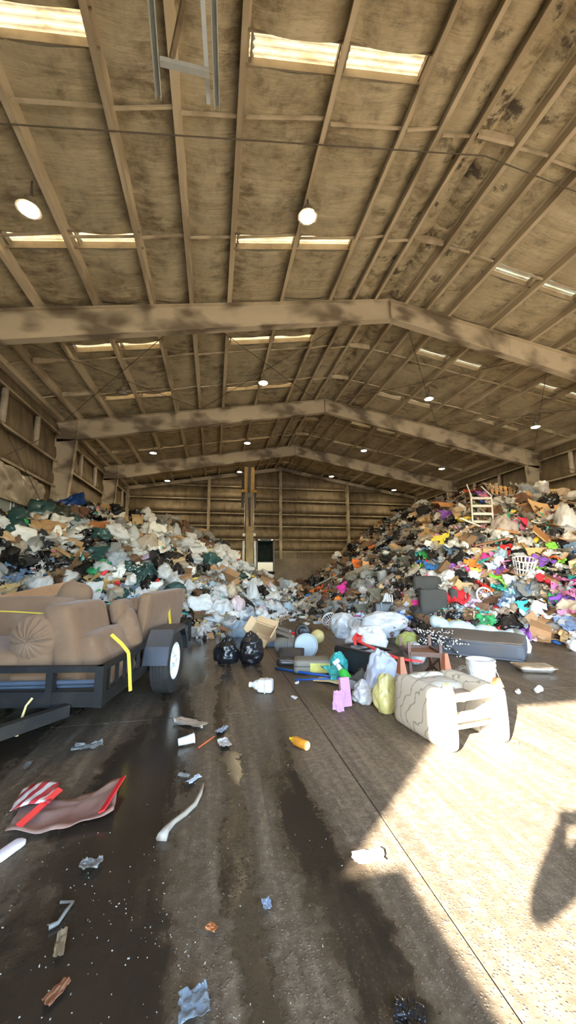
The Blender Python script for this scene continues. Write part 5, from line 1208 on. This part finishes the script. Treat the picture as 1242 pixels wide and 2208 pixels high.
PANM=[panel_mesh('flap_%d'%k,k,[.6,.75,.9,.5][k%4],.018) for k in range(7)]
BOTM=[bottle_mesh('bottle_%d'%k,k) for k in range(3)]
PLKM=[plank_mesh('plank_%d'%k,k) for k in range(4)]
LAND=[(390,1430,'the trailer wheel'),(490,1400,'the two black floor bags'),(570,1365,'the tan printed box'),(70,1285,'the orange timber beam'),(537,1150,'the excavator boom'),(572,1200,'the excavator cab'),(765,1420,'the black cabinet'),(1020,1385,'the grey mattress'),(838,1350,'the paw-marked white bag'),(722,1335,'the tipped white basket'),(240,1320,'the recliner in the trailer'),(330,1340,'the loveseat in the trailer'),(662,1395,'the pale blue drum lid'),(1165,1440,'the foil tray')]
HERO_PX=[]
def hero(px,py,r=16): HERO_PX.append((px,py,r))
def pbag(label,land,px,py,w,h,mat,seed,yaw=0,tilt=(0,0),neck=False,asp=.8,name='trash_bag',cat='trash bag',sink=.12):
    P=hpile(px,py+h*.30); m=mpp(P); me=hero_bags.get((seed,neck)) or bag_mesh('trash_bag',seed,40,28,neck,.15,cr=.7); hero_bags[(seed,neck)]=me
    W_,H_=w*m,h*m
    place(name,me,mat,P-Vector((0,-W_*asp*.15,H_*.30+sink*H_)),(tilt[0],tilt[1],yaw),(W_,W_*asp,H_*1.15/.8),label,cat); hero(px,py,max(w,h)*.42)
    if land: LAND.append((px,py,land))
def psheet(label,land,px,py,w,h,mat,k,tilt=60,yaw=0,roll=0,th=1.,name='crumpled_sheet',cat='sheet',mesh=None,lift=.05):
    P=hpile(px,py); m=mpp(P); n_=nrm(P.x,P.y); fv=(CAM-P).normalized()
    place(name,(mesh or SH)[k%len(mesh or SH)],mat,P+fv*lift+n_*.03,(tilt,roll,yaw),(w*m,h*m*1.05,min(w,h)*m*th),label,cat); hero(px,py,max(w,h)*.38)
    if land: LAND.append((px,py,land))
def pcarton(label,land,px,py,w,mat,k,rot,name='cardboard_box',cat='box'):
    P=hpile(px,py); s=w*mpp(P); place(name,CARM[k%6],mat,P-Vector((0,0,s*.25)),rot,s,label,cat); hero(px,py,w*.45)
    if land: LAND.append((px,py,land))
def proot(name,label,land,cat,px,py,rot,lift=(0,0,0),r=20):
    P=hpile(px,py); t=thing(name,label,cat,TR(P+Vector(lift),rot)); hero(px,py,r)
    if land: LAND.append((px,py,land))
    return t,mpp(P)
# ---- recognisable things on the left pile
psheet('blue plastic tarp crumpled at the crest of the left pile','the blue tarp',158,1080,52,40,BLUEB,2,45,10,-20,1.2,'tarp','tarp',lift=.1)
pbag('black bag beside the blue tarp on the left crest',None,190,1093,30,22,BK,31)
psheet('brown cardboard sheet right of the blue tarp on the left crest','the crest cardboard',226,1094,56,22,CARD,1,60,-8,10,.8,'cardboard_sheet','cardboard',PANM)
pbag('large dark teal bag at the left end of the left crest','the large teal crest bag',85,1096,70,46,BT,32,20)
pbag('dark teal bag against the corrugated wall sheet',None,35,1112,56,40,BT,33,70)
pbag('dark teal bag at the left frame edge of the left pile',None,18,1140,60,50,BT,34,0)
pbag('dark olive bag below the blue tarp',None,132,1104,52,34,film('dark_olive_bag',(.05,.055,.04),.35,.6,8,.05),35,30)
psheet('brown paper sack folded on the upper left pile','the brown paper sack',98,1140,60,44,CARD,3,50,20,20,1.4,'paper_sack','sack')
pbag('clear bag stuffed with white scraps below the brown sack','the stuffed clear bag',62,1160,50,38,BG,36,0,name='clear_bag')
psheet('white crumpled sheet right of the brown paper sack','the white crumpled sheet',128,1133,42,38,PAPC['white'],4,60,0,10)
psheet('bluish white crumpled film above the rust cardboard',None,172,1135,40,32,BAGC['bluish grey'],5,55,30)
psheet('rust brown cardboard piece on the upper middle left pile','the rust cardboard',214,1142,38,34,M('rust_cardboard',(.34,.13,.04),.85),2,65,20,0,.8,'cardboard_sheet','cardboard',PANM)
pbag('big tan clear bag on the right of the left pile','the big tan clear bag',318,1176,56,52,BTAN,37,40,name='clear_bag')
pbag('white bag over the big tan clear bag',None,286,1152,30,34,BW,38,0,neck=True)
psheet('dark teal film spread below the rust cardboard','the spread teal film',198,1200,66,36,BT,6,50,-10,0,1.2,'plastic_film','plastic')
psheet('white square card in the middle of the left pile','the white square card',232,1188,30,34,PAPC['cream'],3,70,20,10,.6,'card','card',PANM)
psheet('printed newspaper on the lower left pile','the newspaper',62,1196,44,26,PAPC['printed'],4,55,20,0,.6,'newspaper','paper',PANM)
psheet('brown sack cloth below the white square card',None,152,1226,44,28,CARDC['dark brown'],7,60,0,0,1.)
pbag('large black bag in the middle right of the left pile','the large black bag',344,1222,54,40,BK,39,-15)
pbag('black bag behind the large black bag on the left pile',None,366,1200,50,28,BK,40,20)
pbag('black bag low beside the large black bag',None,384,1230,30,34,BK,41,60)
pbag('white knotted bag low on the left pile by the loveseat','the knotted white bag',406,1272,34,34,BW,42,0,neck=True)
pcarton('large brown cardboard box tipped over on the left pile','the tipped cardboard box',482,1250,48,CARD,1,(35,20,-40))
psheet('tan cardboard flap above the tipped box',None,470,1236,32,20,CARDL,2,60,-30,0,.8,'cardboard_sheet','cardboard',PANM)
pbag('dark bag at the shoulder of the left pile near the boom','the shoulder dark bag',472,1172,42,20,film('navy_black_bag',(.015,.018,.028),.3,.6,8,0),43,10)
pbag('white round bag at the right of the left crest','the round white crest bag',378,1150,28,34,BW,44,0,neck=True)
psheet('clear crumpled film standing on the left crest',None,340,1112,50,26,BG,3,60,0,0,1.4,'plastic_film','plastic')
P=hpile(413,1147); mb=MB(); mb.lathe([(.16,0),(.165,.02),(.15,.035),(.01,.03)],20,M=TR((0,0,0),(70,0,-10))); tag(mb.build('plate',M('pale_blue_plate',(.45,.56,.62),.4),None,smooth=True,loc=P+Vector((0,-.1,.02))),'pale blue round plate near the right crest of the left pile','plate'); hero(413,1147,12)
pbag('cluster white bag at the foot of the left pile, left of the black floor bags','the foot white bag',462,1298,40,40,BW,45)
pbag('large white bag above the two black floor bags','the large foot bag',480,1312,52,46,BW,46,30)
pbag('white bag with a pink print at the foot of the left pile',None,510,1306,44,44,BAGC['pale pink'],47,60)
pbag('tall white bag nearest the excavator on the left pile foot','the tall foot bag',545,1284,32,46,BW,48,0,neck=True)
pbag('bluish bag at the foot above the tan printed box',None,535,1328,38,34,BAGC['bluish grey'],49)
pbag('pale bag at the foot right of the two black floor bags',None,520,1360,50,40,BAGC['light blue'],50,20)
pbag('long black bag lying behind the trailer rear','the long black bag',402,1345,66,26,BK,51,-10)
psheet('blue cloth above the loveseat on the left pile','the blue cloth',334,1287,34,16,CLOTH['blue'],2,50,10,0,1.,'cloth','cloth')
psheet('denim jacket on the lower left pile above the recliner','the denim jacket',275,1280,40,30,CLOTH['denim blue'],4,45,-20,0,1.2,'jacket','clothing')
psheet('white shirt hanging at the back of the sofas','the white shirt',202,1281,34,44,CLOTH['white'],6,75,0,0,.6,'shirt','clothing')
pbag('dark teal bag above the denim jacket',None,300,1255,34,30,BT,52)
# ---- recognisable things on the right pile
t,m=proot('plastic_shelf','white plastic ladder-backed shelf standing on the right crest','the white plastic shelf','shelf',1037,1130,(-10,3,-26),(0,-.1,0),30)
h=72*m; w=40*m
for sx in (-1,1):
    mb=MB(); mb.rbox((sx*w/2,0,h/2-.1),(.05,.04,h),.012,4); mb.build('upright',PLW,t,smooth=True)
for q in range(4):
    mb=MB(); mb.rbox((0,0,-.06+h*(q+.45)/4.0),(w,.05,.085),.012,4); mb.build('rung',PLW,t,smooth=True)
for sx,an in ((-1,-14),(1,-38)):
    mb=MB(); mb.bar((sx*w/2,0,h-.12),(sx*w/2+math.sin(math.radians(an))*.45,.05,h-.12+math.cos(math.radians(an))*.45),.035,.035,up=(0,1,0)); mb.build('leg',PLW,t)
mb=MB(); mb.bar((-w/2-.4,-.1,.15),(w/2-.1,-.12,-.28),.05,.05); mb.build('loose_leg',PLW,t)
t,m=proot('wooden_pallet','broken wooden pallet leaning on the right crest','the wooden pallet','pallet',1085,1064,(52,10,-28),(0,0,.05),26)
for q in range(6):
    mb=MB(); mb.box((-.40+q*.16,0,.05),(.10,.62,.02)); mb.build('slat',M('pallet_wood',(.46,.27,.11),.75,var=.25),t)
for q in (-1,0,1):
    mb=MB(); mb.box((0,q*.27,.0),(.92,.06,.08)); mb.build('stringer',M('pallet_wood',(.46,.27,.11),.75,var=.25),t)
psheet('large tan cardboard sheet on the upper right pile','the large cardboard sheet',1168,1104,66,48,M('clean_cardboard',(.60,.39,.19),.85,var=.08),2,62,12,8,.6,'cardboard_sheet','cardboard',PANM)
pbag('white wrapped bundle at the right edge of the upper right pile','the white wrapped bundle',1228,1122,54,70,BW,61,0)
t,m=proot('wooden_board','brown veneer board lying down the upper right pile','the brown veneer board','board',1172,1166,(58,42,-8),(0,-.1,.05),24)
mb=MB(); mb.rbox((0,0,0),(.95,.30,.025),.006,4); mb.build('panel',M('veneer_brown',(.28,.12,.04),.45,var=.2,vs=3),t); mb=MB(); mb.box((0,-.155,0),(.95,.012,.028)); mb.build('edge_strip',WOODP,t)
psheet('bright red cloth right of the stuffed toy bag','the red cloth',1132,1135,30,38,CLOTH['red'],3,60,20,0,1.2,'cloth','cloth')
pbag('clear bag of colourful soft toys on the right pile','the toy bag',1090,1134,62,52,film('toy_filled_bag',(.62,.55,.52),.25,.6,8,.3,.9),62,0,name='clear_bag')
for k,(dx,dy,c) in enumerate(((-14,-8,'red'),(4,2,'yellow'),(-20,6,'turquoise'),(16,-2,'pink'),(0,-14,'green'))): psheet('%s soft toy showing through the clear toy bag'%c,None,1090+dx,1134+dy,17,17,CLOTH[c],k,60,k*40,0,1.4,'soft_toy','toy',lift=.22)
psheet('purple bag on the upper left slope of the right pile','the purple bag',966,1111,40,24,film('purple_film',(.22,.08,.50),.3,.5,8,.1),1,55,0,0,1.2,'plastic_bag','bag')
psheet('orange-brown board left of the white plastic shelf','the orange board',972,1091,52,16,WOODO,1,60,0,4,.6,'board','board',PANM)
psheet('white board leaning left of the white plastic shelf',None,1002,1098,30,36,PLW,3,60,0,30,.5,'board','board',PANM)
pbag('grey-blue bag on the crest at the upper right','the grey crest bag',1140,1056,40,26,BAGC['bluish grey'],63)
psheet('tan board at the right end of the right crest',None,1200,1058,52,16,CARDL,5,60,-20,0,.6,'cardboard_sheet','cardboard',PANM)
psheet('brown plank beside the large cardboard sheet',None,1143,1076,20,36,CARD,2,60,0,-25,.6,'cardboard_sheet','cardboard',PANM)
psheet('tan paper sheet in the middle of the right pile','the tan paper sheet',1036,1193,38,42,M('tan_paper',(.55,.38,.20),.85,var=.1),4,62,14,0,.7,'paper_sheet','paper',PANM)
pbag('black shiny bag left of the tan paper sheet','the black shiny bag',1000,1205,46,30,BK,64,-20)
pbag('dark grey bag below the white plastic shelf','the dark grey bag',1030,1160,50,28,film('charcoal_bag',(.04,.04,.04),.35,.6,8,0),65,0)
psheet('pink stuffed toy right of the tan paper sheet',None,1066,1204,26,24,CLOTH['pink'],5,60,0,0,1.4,'soft_toy','toy')
psheet('torn brown carton above the white laundry basket','the torn carton',1163,1196,52,30,CARD,6,55,-12,0,1.2,'cardboard_sheet','cardboard',PANM)
P=hpile(1128,1235); w_=mpp(P)*22
bt=thing('laundry_basket','white slatted laundry basket in the middle of the right pile','basket',TR(P+Vector((0,-.02,-.05)),(18,-8,0))); hero(1128,1220,20); LAND.append((1128,1220,'the white laundry basket'))
mb=MB(); mb.lathe([(w_*1.02,w_*1.5),(w_*1.1,w_*1.55),(w_*1.02,w_*1.62)],24,cap=(False,False)); mb.build('rim',PLW,bt,smooth=True)
mb=MB(); mb.lathe([(w_*.72,0),(w_*.74,.03),(.01,.03)],24); mb.build('base',PLW,bt)
mb=MB(); mb.lathe([(w_*.86,w_*.75-.02),(w_*.88,w_*.75+.02)],24,cap=(False,False)); mb.build('hoop',PLW,bt)
for q in range(18):
    a=2*math.pi*q/18; mb=MB(); mb.bar((w_*.73*math.cos(a),w_*.73*math.sin(a),.01),(w_*1.03*math.cos(a),w_*1.03*math.sin(a),w_*1.55),.03,.012,up=(math.cos(a),math.sin(a),0)); mb.build('slat',PLW,bt)
t,m=proot('armchair','dark grey fabric armchair half buried low on the right pile','the dark grey armchair','armchair',948,1318,(0,0,-16),(0,.25,-.05),38)
GREYF=M('dark_grey_fabric',(.045,.045,.042),.9,var=.2,bump=.2,bs=30)
soft('front_panel',(-.05,-.15,.25),(.62,.22,.60),.03,t,mat=GREYF,seed=1); soft('seat',(.05,.25,.42),(.60,.6,.2),.06,t,mat=GREYF,seed=2); soft('arm',(.42,.10,.30),(.18,.75,.55),.06,t,mat=GREYF,seed=3); soft('backrest',(.05,.6,.6),(.7,.2,.5),.08,t,(-12,0,0),mat=GREYF,seed=4)
t,m=proot('desk_fan','round white desk fan lying on the right pile','the round fan','fan',1036,1288,(75,10,-10),(0,-.15,.05),18)
w_=17*m; mb=MB()
ring=[(w_*math.cos(2*math.pi*q/24),w_*math.sin(2*math.pi*q/24),0) for q in range(25)]; mb.tube(ring,.022,8); mb.build('guard_ring',PLW,t,smooth=True)
mb=MB(); mb.lathe([(.05,-.04),(.06,0),(.04,.04),(.005,.05)],14); mb.build('hub',PLW,t,smooth=True)
for q in range(3):
    a=2*math.pi*q/3; mb=MB(); mb.grid(lambda u,v:((.05+(w_-.1)*u)*math.cos(a+v*.7),(.05+(w_-.1)*u)*math.sin(a+v*.7),-.03+.06*v),5,4); o=mb.build('blade',M('fan_blade_grey',(.35,.37,.42),.3),t,smooth=True); o.modifiers.new('t','SOLIDIFY').thickness=.004
for q in range(12):
    a=2*math.pi*q/12; mb=MB(); mb.tube([(.04*math.cos(a),.04*math.sin(a),.06),(w_*math.cos(a),w_*math.sin(a),.0)],.004,5); mb.build('guard_wire',PLW,t)
psheet('pale film draped left of the round fan',None,1012,1290,34,44,BG,2,55,0,20,1.,'plastic_film','plastic')
psheet('turquoise cloth with black straps low on the right pile','the turquoise cloth',1132,1318,42,34,CLOTH['turquoise'],6,55,0,0,1.4,'cloth','cloth')
pbag('black bag around the turquoise cloth',None,1140,1298,52,26,BK,66,-14)
pbag('large black bag behind the right end of the mattress','the mattress black bag',1108,1350,60,38,BK,67,0)
psheet('lime green cloth in the lower middle of the right pile','the lime cloth',1088,1262,34,26,CLOTH['lime green'],1,55,20,0,1.4,'cloth','cloth')
psheet('grey crumpled film right of the lime cloth','the grey film',1150,1280,70,44,film('smoky_film',(.22,.22,.21),.3,.7,8,.2),3,50,-10,0,1.,'plastic_film','plastic')
psheet('pink plastic piece at the lower right pile','the pink plastic piece',1200,1275,26,44,M('pink_plastic',(.68,.18,.42),.4),1,65,0,30,.8,'plastic_piece','plastic',PANM)
psheet('orange packaging at the lower right pile','the orange packaging',1185,1340,28,34,CLOTH['orange'],4,60,0,10,.6,'packaging','packaging',PANM)
psheet('pink box flap at the right edge of the lower right pile',None,1222,1325,42,18,CLOTH['pink'],5,60,0,0,.6,'packaging','packaging',PANM)
pcarton('open brown carton at the right foot of the right pile','the right foot carton',1165,1370,54,CARD,2,(20,-10,30))
psheet('magenta cloth beside the dark grey armchair','the magenta cloth',908,1308,36,24,CLOTH['magenta'],2,55,-30,0,1.2,'cloth','cloth')
psheet('red plastic dish left of the magenta cloth','the red dish',860,1288,24,18,PLRED,0,60,0,0,.6,'dish','dish',PANM)
pbag('white tied bag left of the red dish','the white tied bag',838,1300,32,36,BW,68,0,neck=True)
t,m=proot('suitcase','black upright suitcase below the red dish','the black suitcase','suitcase',830,1328,(-8,0,-8),(0,.05,-.1),26)
mb=MB(); mb.rbox((0,0,.22),(.50,.24,.44),.03,5); mb.build('shell',PLBK,t,smooth=True)
for sx in (-.08,.20):
    mb=MB(); mb.box((sx,-.125,.22),(.04,.012,.42)); mb.build('strap',M('blue_grey_strap',(.10,.13,.17),.6),t)
mb=MB(); mb.tube([(.2,0,.44),(.2,0,.62),(.26,0,.62),(.26,0,.44)],.014,8); mb.build('handle',M('chrome_handle',(.6,.62,.65),.25,.8),t)
psheet('greyish green plastic sheet sliding down the right pile','the grey-green sheet',822,1286,86,42,film('grey_green_film',(.20,.22,.18),.35,.7,7,.15),5,40,40,0,.6,'plastic_sheet','plastic')
psheet('lower fold of the grey-green sheet near the black suitcase',None,790,1316,66,26,film('grey_green_film',(.20,.22,.18),.35,.7,7,.15),6,40,30,0,.6,'plastic_sheet','plastic')
pbag('orange tied bag at the lower left of the right pile','the orange bag',730,1298,24,22,CLOTH['orange'],69,0)
psheet('orange and pink cloth above the orange bag',None,745,1275,24,34,CLOTH['magenta'],3,60,0,-30,1.2,'cloth','cloth')
psheet('orange cloth high on the left slope of the right pile','the orange cloth',772,1220,24,22,CLOTH['orange'],4,60,0,0,1.4,'cloth','cloth')
psheet('yellow-brown board beside the orange cloth',None,790,1228,14,36,WOODO,2,70,0,6,.5,'board','board',PANM)
pbag('black bag low at the valley side of the right pile','the valley black bag',678,1258,34,32,BK,70,0)
pbag('blue bag at the valley foot of the right pile',None,668,1288,20,16,CLOTH['blue'],71,0)
pbag('pale round bag on the valley floor',None,621,1312,30,28,BAGC['light blue'],72,0)
for k,(a,b_) in enumerate((((646,1285),(668,1305)),((670,1292),(708,1315)))):
    A,B=hpile(*a),hpile(*b_); mb=MB(); mb.bar(A+Vector((0,-.1,.12)),B+Vector((0,-.1,.10)),.08,.04); tag(mb.build('plank',WOODC['pale']),['shorter pale plank lying at the valley foot','longer pale plank lying at the valley foot'][k],'plank','pale planks at the valley')
psheet('white long film tube across the upper right pile',None,1030,1170,50,18,BG,5,50,0,-20,1.,'plastic_film','plastic')
psheet('blue jeans on the right pile left of the dark grey bag','the blue jeans',975,1190,44,26,CLOTH['denim blue'],7,50,10,0,1.2,'clothing','clothing')
psheet('turquoise and blue shirt above the lime cloth',None,1060,1226,30,24,CLOTH['pale blue'],1,55,0,0,1.2,'clothing','clothing')
psheet('pink bundle left of the white laundry basket',None,1095,1225,34,26,CLOTH['pink'],2,55,0,0,1.4,'clothing','clothing')
psheet('magenta plush below the black shiny bag',None,1013,1235,20,24,CLOTH['magenta'],3,60,0,0,1.4,'soft_toy','toy')
psheet('purple garment left of the magenta plush','the purple garment',980,1225,28,16,CLOTH['purple'],4,55,0,0,1.2,'clothing','clothing')
# ---- scattered individuals
KIND={'bag':('trash_bag','trash bag',BAGM,BAGC,(.26,.52)),'cloth':('cloth','cloth',SHM,CLOTH,(.24,.50)),'carton':('cardboard_box','box',CARM,CARDC,(.24,.42)),'flap':('cardboard_sheet','cardboard',PANM,CARDC,(.28,.55)),
 'plank':('plank','plank',PLKM,WOODC,(.5,1.2)),'bottle':('bottle','bottle',BOTM,PLC,(.2,.32)),'bundle':('bundle','bundle',LUMPM,{k:CLOTH[k] for k in ('brown','grey','black','beige','white')},(.2,.4)),'paper':('paper_sheet','paper',PANM,PAPC,(.18,.36)),
 'film':('plastic_film','plastic',SHM,{k:BAGC[k] for k in ('white','grey clear','tan clear','bluish grey','dark teal','black')},(.25,.55)),'cup':('paper_cup','cup',[CUP],{'white':PLW,'red':PLRED},(.10,.14))}
NOUN={'bag':'plastic trash bag','cloth':'crumpled cloth','carton':'cardboard carton','flap':'cardboard flap','plank':'wooden plank','bottle':'plastic bottle','bundle':'rag bundle','paper':'paper sheet','film':'plastic film','cup':'disposable cup'}
ZONE={'L':({'bag':30,'film':20,'cloth':8,'carton':5,'flap':12,'plank':2,'bottle':7,'bundle':7,'paper':11,'cup':2},{'film':['white']*6+['grey clear']*2+['tan clear']*2+['dark teal']+['black']*3,'flap':['brown']*3+['dark brown']*3+['tan'],'bag':['white']*14+['black']*6+['dark teal']*2+['grey clear']*2+['tan clear']*2+['bluish grey'],'cloth':['white']*3+['grey','beige','black','brown','denim blue','red','blue','green','pale blue','lavender']}),
 'Lf':({'bag':46,'film':18,'cloth':6,'carton':5,'flap':6,'bottle':6,'bundle':3,'paper':8,'cup':3},{'film':['white']*5+['grey clear','black','black'],'bag':['white']*16+['pale pink']*3+['light blue']*2+['black']*3+['bluish grey'],'cloth':['white','white','lavender','pale blue','black','red']}),
 'Ll':({'bag':24,'film':18,'cloth':10,'carton':5,'flap':18,'plank':3,'bottle':6,'bundle':9,'paper':9},{'film':['dark teal']*2+['black']*3+['white']*3+['grey clear'],'flap':['brown']*3+['dark brown']*3+['tan'],'bag':['dark teal']*3+['black']*6+['white']*7+['tan clear']*2,'cloth':['brown','beige','black','white','grey','denim blue','red','green'],'bundle':['brown','black','grey','white']}),
 'V':({'bag':12,'film':18,'cloth':14,'carton':3,'flap':20,'plank':10,'bottle':4,'bundle':14,'paper':5},{'film':['grey clear','black','black','bluish grey','tan clear'],'flap':['brown','dark brown','dark brown','dark brown'],'bag':['white','white']+['black']*5+['grey clear']*2,'cloth':['brown','brown','grey','grey','black','black','beige','orange','denim blue'],'plank':['brown','grey','pale','grey'],'bundle':['brown','grey','black','brown']}),
 'Ru':({'bag':18,'film':16,'cloth':10,'carton':8,'flap':22,'plank':12,'bottle':5,'bundle':8,'paper':9},{'film':['white','white','grey clear','tan clear','black'],'bag':['white']*7+['grey clear']*2+['black']*3+['tan clear']*2,'cloth':['white','red','beige','brown','purple','yellow','pink','grey']}),
 'Rl':({'bag':14,'film':12,'cloth':38,'carton':5,'flap':10,'plank':3,'bottle':8,'bundle':4,'paper':9,'cup':2},{'film':['white','white','white','grey clear','black','black'],'bag':['white']*6+['black']*5+['light blue']+['grey clear'],'cloth':['pink','pink','magenta','purple','red','blue','lime green','green','turquoise','turquoise','yellow','orange','white','white','grey','black','pale blue','lavender','denim blue','beige']})}
def zone(px,py):
    if px<640: return 'Lf' if (px>385 and py>1265) else ('Ll' if px<215 else 'L')
    if px<900-max(0,1180-py)*.1: return 'V' if py<1335 else 'Rl'
    return 'Ru' if py<1190-(px-860)*.02 else 'Rl'
rs=random.Random(2024); ITEMS=[]; occ=[]
def crest(px):
    for (a,_,ca,_),(b,_,cb_,_) in zip(COLS[:-1],COLS[1:]):
        if a<=px<=b: return ca+(cb_-ca)*(px-a)/(b-a)
    return 1100
def foot(px):
    for (a,ca,_,_),(b,cb_,_,_) in zip(COLS[:-1],COLS[1:]):
        if a<=px<=b: return ca+(cb_-ca)*(px-a)/(b-a)
    return 1380
TARGET=1450; tries=0; cnt={}
while len(ITEMS)<TARGET and tries<36000:
    tries+=1
    px=rs.uniform(-70,1320); c,f=crest(px),foot(px); py=rs.uniform(c-6,f+6)
    if px<385 and py>1300: continue
    P=onpile(px,py)
    if P is None or P.y>23: continue
    if any((px-a)**2+(py-b)**2<r*r for a,b,r in HERO_PX): continue
    z=zone(px,py); wts,cols=ZONE[z]; kd=rs.choices(list(wts),list(wts.values()))[0]
    nm,cat,meshes,mats,(s0,s1)=KIND[kd]
    far=min(1.35,.55+P.y/20.)
    s=rs.uniform(s0,s1)*far*(.84 if z=='V' else 1.12)
    P.x=min(max(P.x,XL+.24+.55*s),XR-.24-.55*s)
    r_px=s/mpp(P)*.5
    if any((px-a)**2+(py-b)**2<(.39*(r_px+r))**2 for a,b,r in occ): continue
    key=kd+z[0]
    if cnt.get(nm,0)>=290: continue
    occ.append((px,py,r_px)); cnt[nm]=cnt.get(nm,0)+1
    col=rs.choice(cols[kd]) if kd in cols else rs.choice(list(mats))
    n_=nrm(P.x,P.y); q=Vector((0,0,1)).rotation_difference(n_); k_=rs.uniform(.3,1)
    if kd in ('carton',): k_=rs.uniform(0,1.2)
    q=Vector((0,0,1)).slerp(n_,min(1,k_)) if n_.z<.999 else n_
    R=Vector((0,0,1)).rotation_difference(q).to_matrix().to_4x4()@eul(rs.uniform(-25,25),rs.uniform(-25,25),rs.uniform(0,360))
    if kd in ('bottle','cup'): R=R@eul(rs.uniform(50,100),0,0)
    me=rs.choice(meshes); sc=(s*rs.uniform(.85,1.15),s*rs.uniform(.7,1.1),s*rs.uniform(.7,1.05))
    if kd=='bag': sc=(s*rs.uniform(.9,1.25),s*rs.uniform(.6,1),s*rs.uniform(.5,1))
    if kd in ('bottle','cup','plank'): sc=(s,s,s)
    o=link(nm,me); o.material_slots[0].link='OBJECT'; o.material_slots[0].material=mats[col]
    up=.05 if kd in ('cloth','film','flap','paper','plank') else -.10*s
    o.matrix_world=Matrix.Translation(P+n_*(up+.03*rs.random()))@R@Matrix.Diagonal((*sc,1))
    ITEMS.append((o,kd,col,px,py,s,cat))
# labels: colour, kind and the nearest thing one can find
lab={}
for it in ITEMS:
    o,kd,col,px,py,s,cat=it
    l=min(LAND,key=lambda a:(a[0]-px)**2+((a[1]-py)*1.2)**2); dx,dy=px-l[0],py-l[1]
    rel=('below' if dy>0 else 'above') if abs(dy)>abs(dx)*.8 else ('right of' if dx>0 else 'left of')
    big=KIND[kd][4]; far=1
    sz='small' if s<big[0]+.35*(big[1]-big[0]) else ('large' if s>big[0]+.9*(big[1]-big[0]) else '')
    lab.setdefault(' '.join(w for w in (sz,col,NOUN[kd],rel,l[2]) if w),[]).append(it)
ORD=['first','second','third','fourth','fifth','sixth','seventh','eighth','ninth','tenth','eleventh','twelfth']
NUM=['zero','one','two','three','four','five','six','seven','eight','nine','ten','eleven','twelve']
for L_,its in lab.items():
    its.sort(key=lambda t:t[3]); n_=len(its)
    for k,it in enumerate(its):
        o,kd,col,px,py,s,cat=it; side='left' if px<640 else 'right'
        suf='' if n_==1 else (', %s of two'%('left','right')[k] if n_==2 else (', %s from left of %s'%(ORD[k],NUM[n_]) if n_<=12 else ''))
        tag(o,L_+suf,cat,'%ss on the %s pile'%(NOUN[kd],side))
# ---- loose fragments too small and many to count
FR_COL={'white_fragments':(BW,'white'),'brown_fragments':(CARD,'brown'),'dark_fragments':(M('dark_scrap',(.03,.028,.026),.5),'dark'),'grey_fragments':(M('grey_scrap',(.25,.25,.24),.6),'grey'),'tan_fragments':(CARDL,'tan'),'coloured_fragments':(CLOTH['pink'],'pink'),'green_fragments':(CLOTH['turquoise'],'turquoise')}
for side in (-1,1):
    for nm,(mt_,cw_) in FR_COL.items():
        n_={'white_fragments':1900,'brown_fragments':1300,'dark_fragments':1300,'grey_fragments':1300,'tan_fragments':700,'coloured_fragments':260,'green_fragments':200}[nm]
        if side<0 and nm=='coloured_fragments': n_=100
        mb=MB(); k=0; tr_=0
        while k<n_ and tr_<n_*6:
            tr_+=1
            if k%4:
                px=rs.uniform(-70,645) if side<0 else rs.uniform(640,1330); py=rs.uniform(crest(px)-3,foot(px)+14); P=onpile(px,py,7.,24.,.1)
                if P is None: continue
            else:
                x=rs.uniform(XL+.4,2.2) if side<0 else rs.uniform(3,XR-.4); y=rs.uniform(7,22); z=hgt(x,y)
                if z<.1: continue
                P=Vector((x,y,z))
            P.x=min(max(P.x,XL+.38),XR-.38); s=rs.uniform(.03,.11); n1=nrm(P.x,P.y)
            T=Matrix.Translation(P+n1*rs.uniform(-.01,.07))@eul(rs.uniform(0,360),rs.uniform(0,360),rs.uniform(0,360))
            a=s*rs.uniform(.5,1.5); b=s*rs.uniform(.3,.8); h_=s*.35; t_=.006
            v=[(-a,-b,0),(0,-b*rs.uniform(.6,1.2),h_),(a,-b,rs.uniform(-h_,h_)),(-a,b,0),(0,b,h_*rs.uniform(.4,1.3)),(a*rs.uniform(.6,1.2),b,0)]
            v+=[(p[0],p[1],p[2]-t_) for p in v]
            mb.add(v,[(0,1,4,3),(1,2,5,4),(9,10,7,6),(10,11,8,7),(0,6,7,1),(1,7,8,2),(2,8,11,5),(5,11,10,4),(4,10,9,3),(3,9,6,0)],0,T); k+=1
        o=mb.build('loose_fragments',mt_); tag(o,'tiny loose %s scraps strewn over the %s pile'%(cw_,'left' if side<0 else 'right'),'scraps','scraps on the %s pile'%('left' if side<0 else 'right'),'stuff')
# ---- loose pieces on the valley floor between the piles
vr=random.Random(3)
VF=[('white scrap lying alone on the valley floor, leftmost',596,1338),('white foam scrap left of the pale floor plate',630,1340),('pale oval plate on the wet valley floor',661,1347),('white foam scrap right of the pale floor plate',686,1345),('white cup on the valley floor near the planks',655,1334),('white scrap beside the blue pipes on the floor',640,1474),('pale crumbled foam on the floor beyond the yellow bottle',634,1506)]
for k,(lb,px,py) in enumerate(VF):
    P=fl(px,py); s=vr.uniform(14,22)*mpp(P); place('foam_scrap',LUMPM[k%5],PLW,P,(0,0,k*50),(s,s*.7,s*.35),lb,'scrap','scraps on the valley floor')
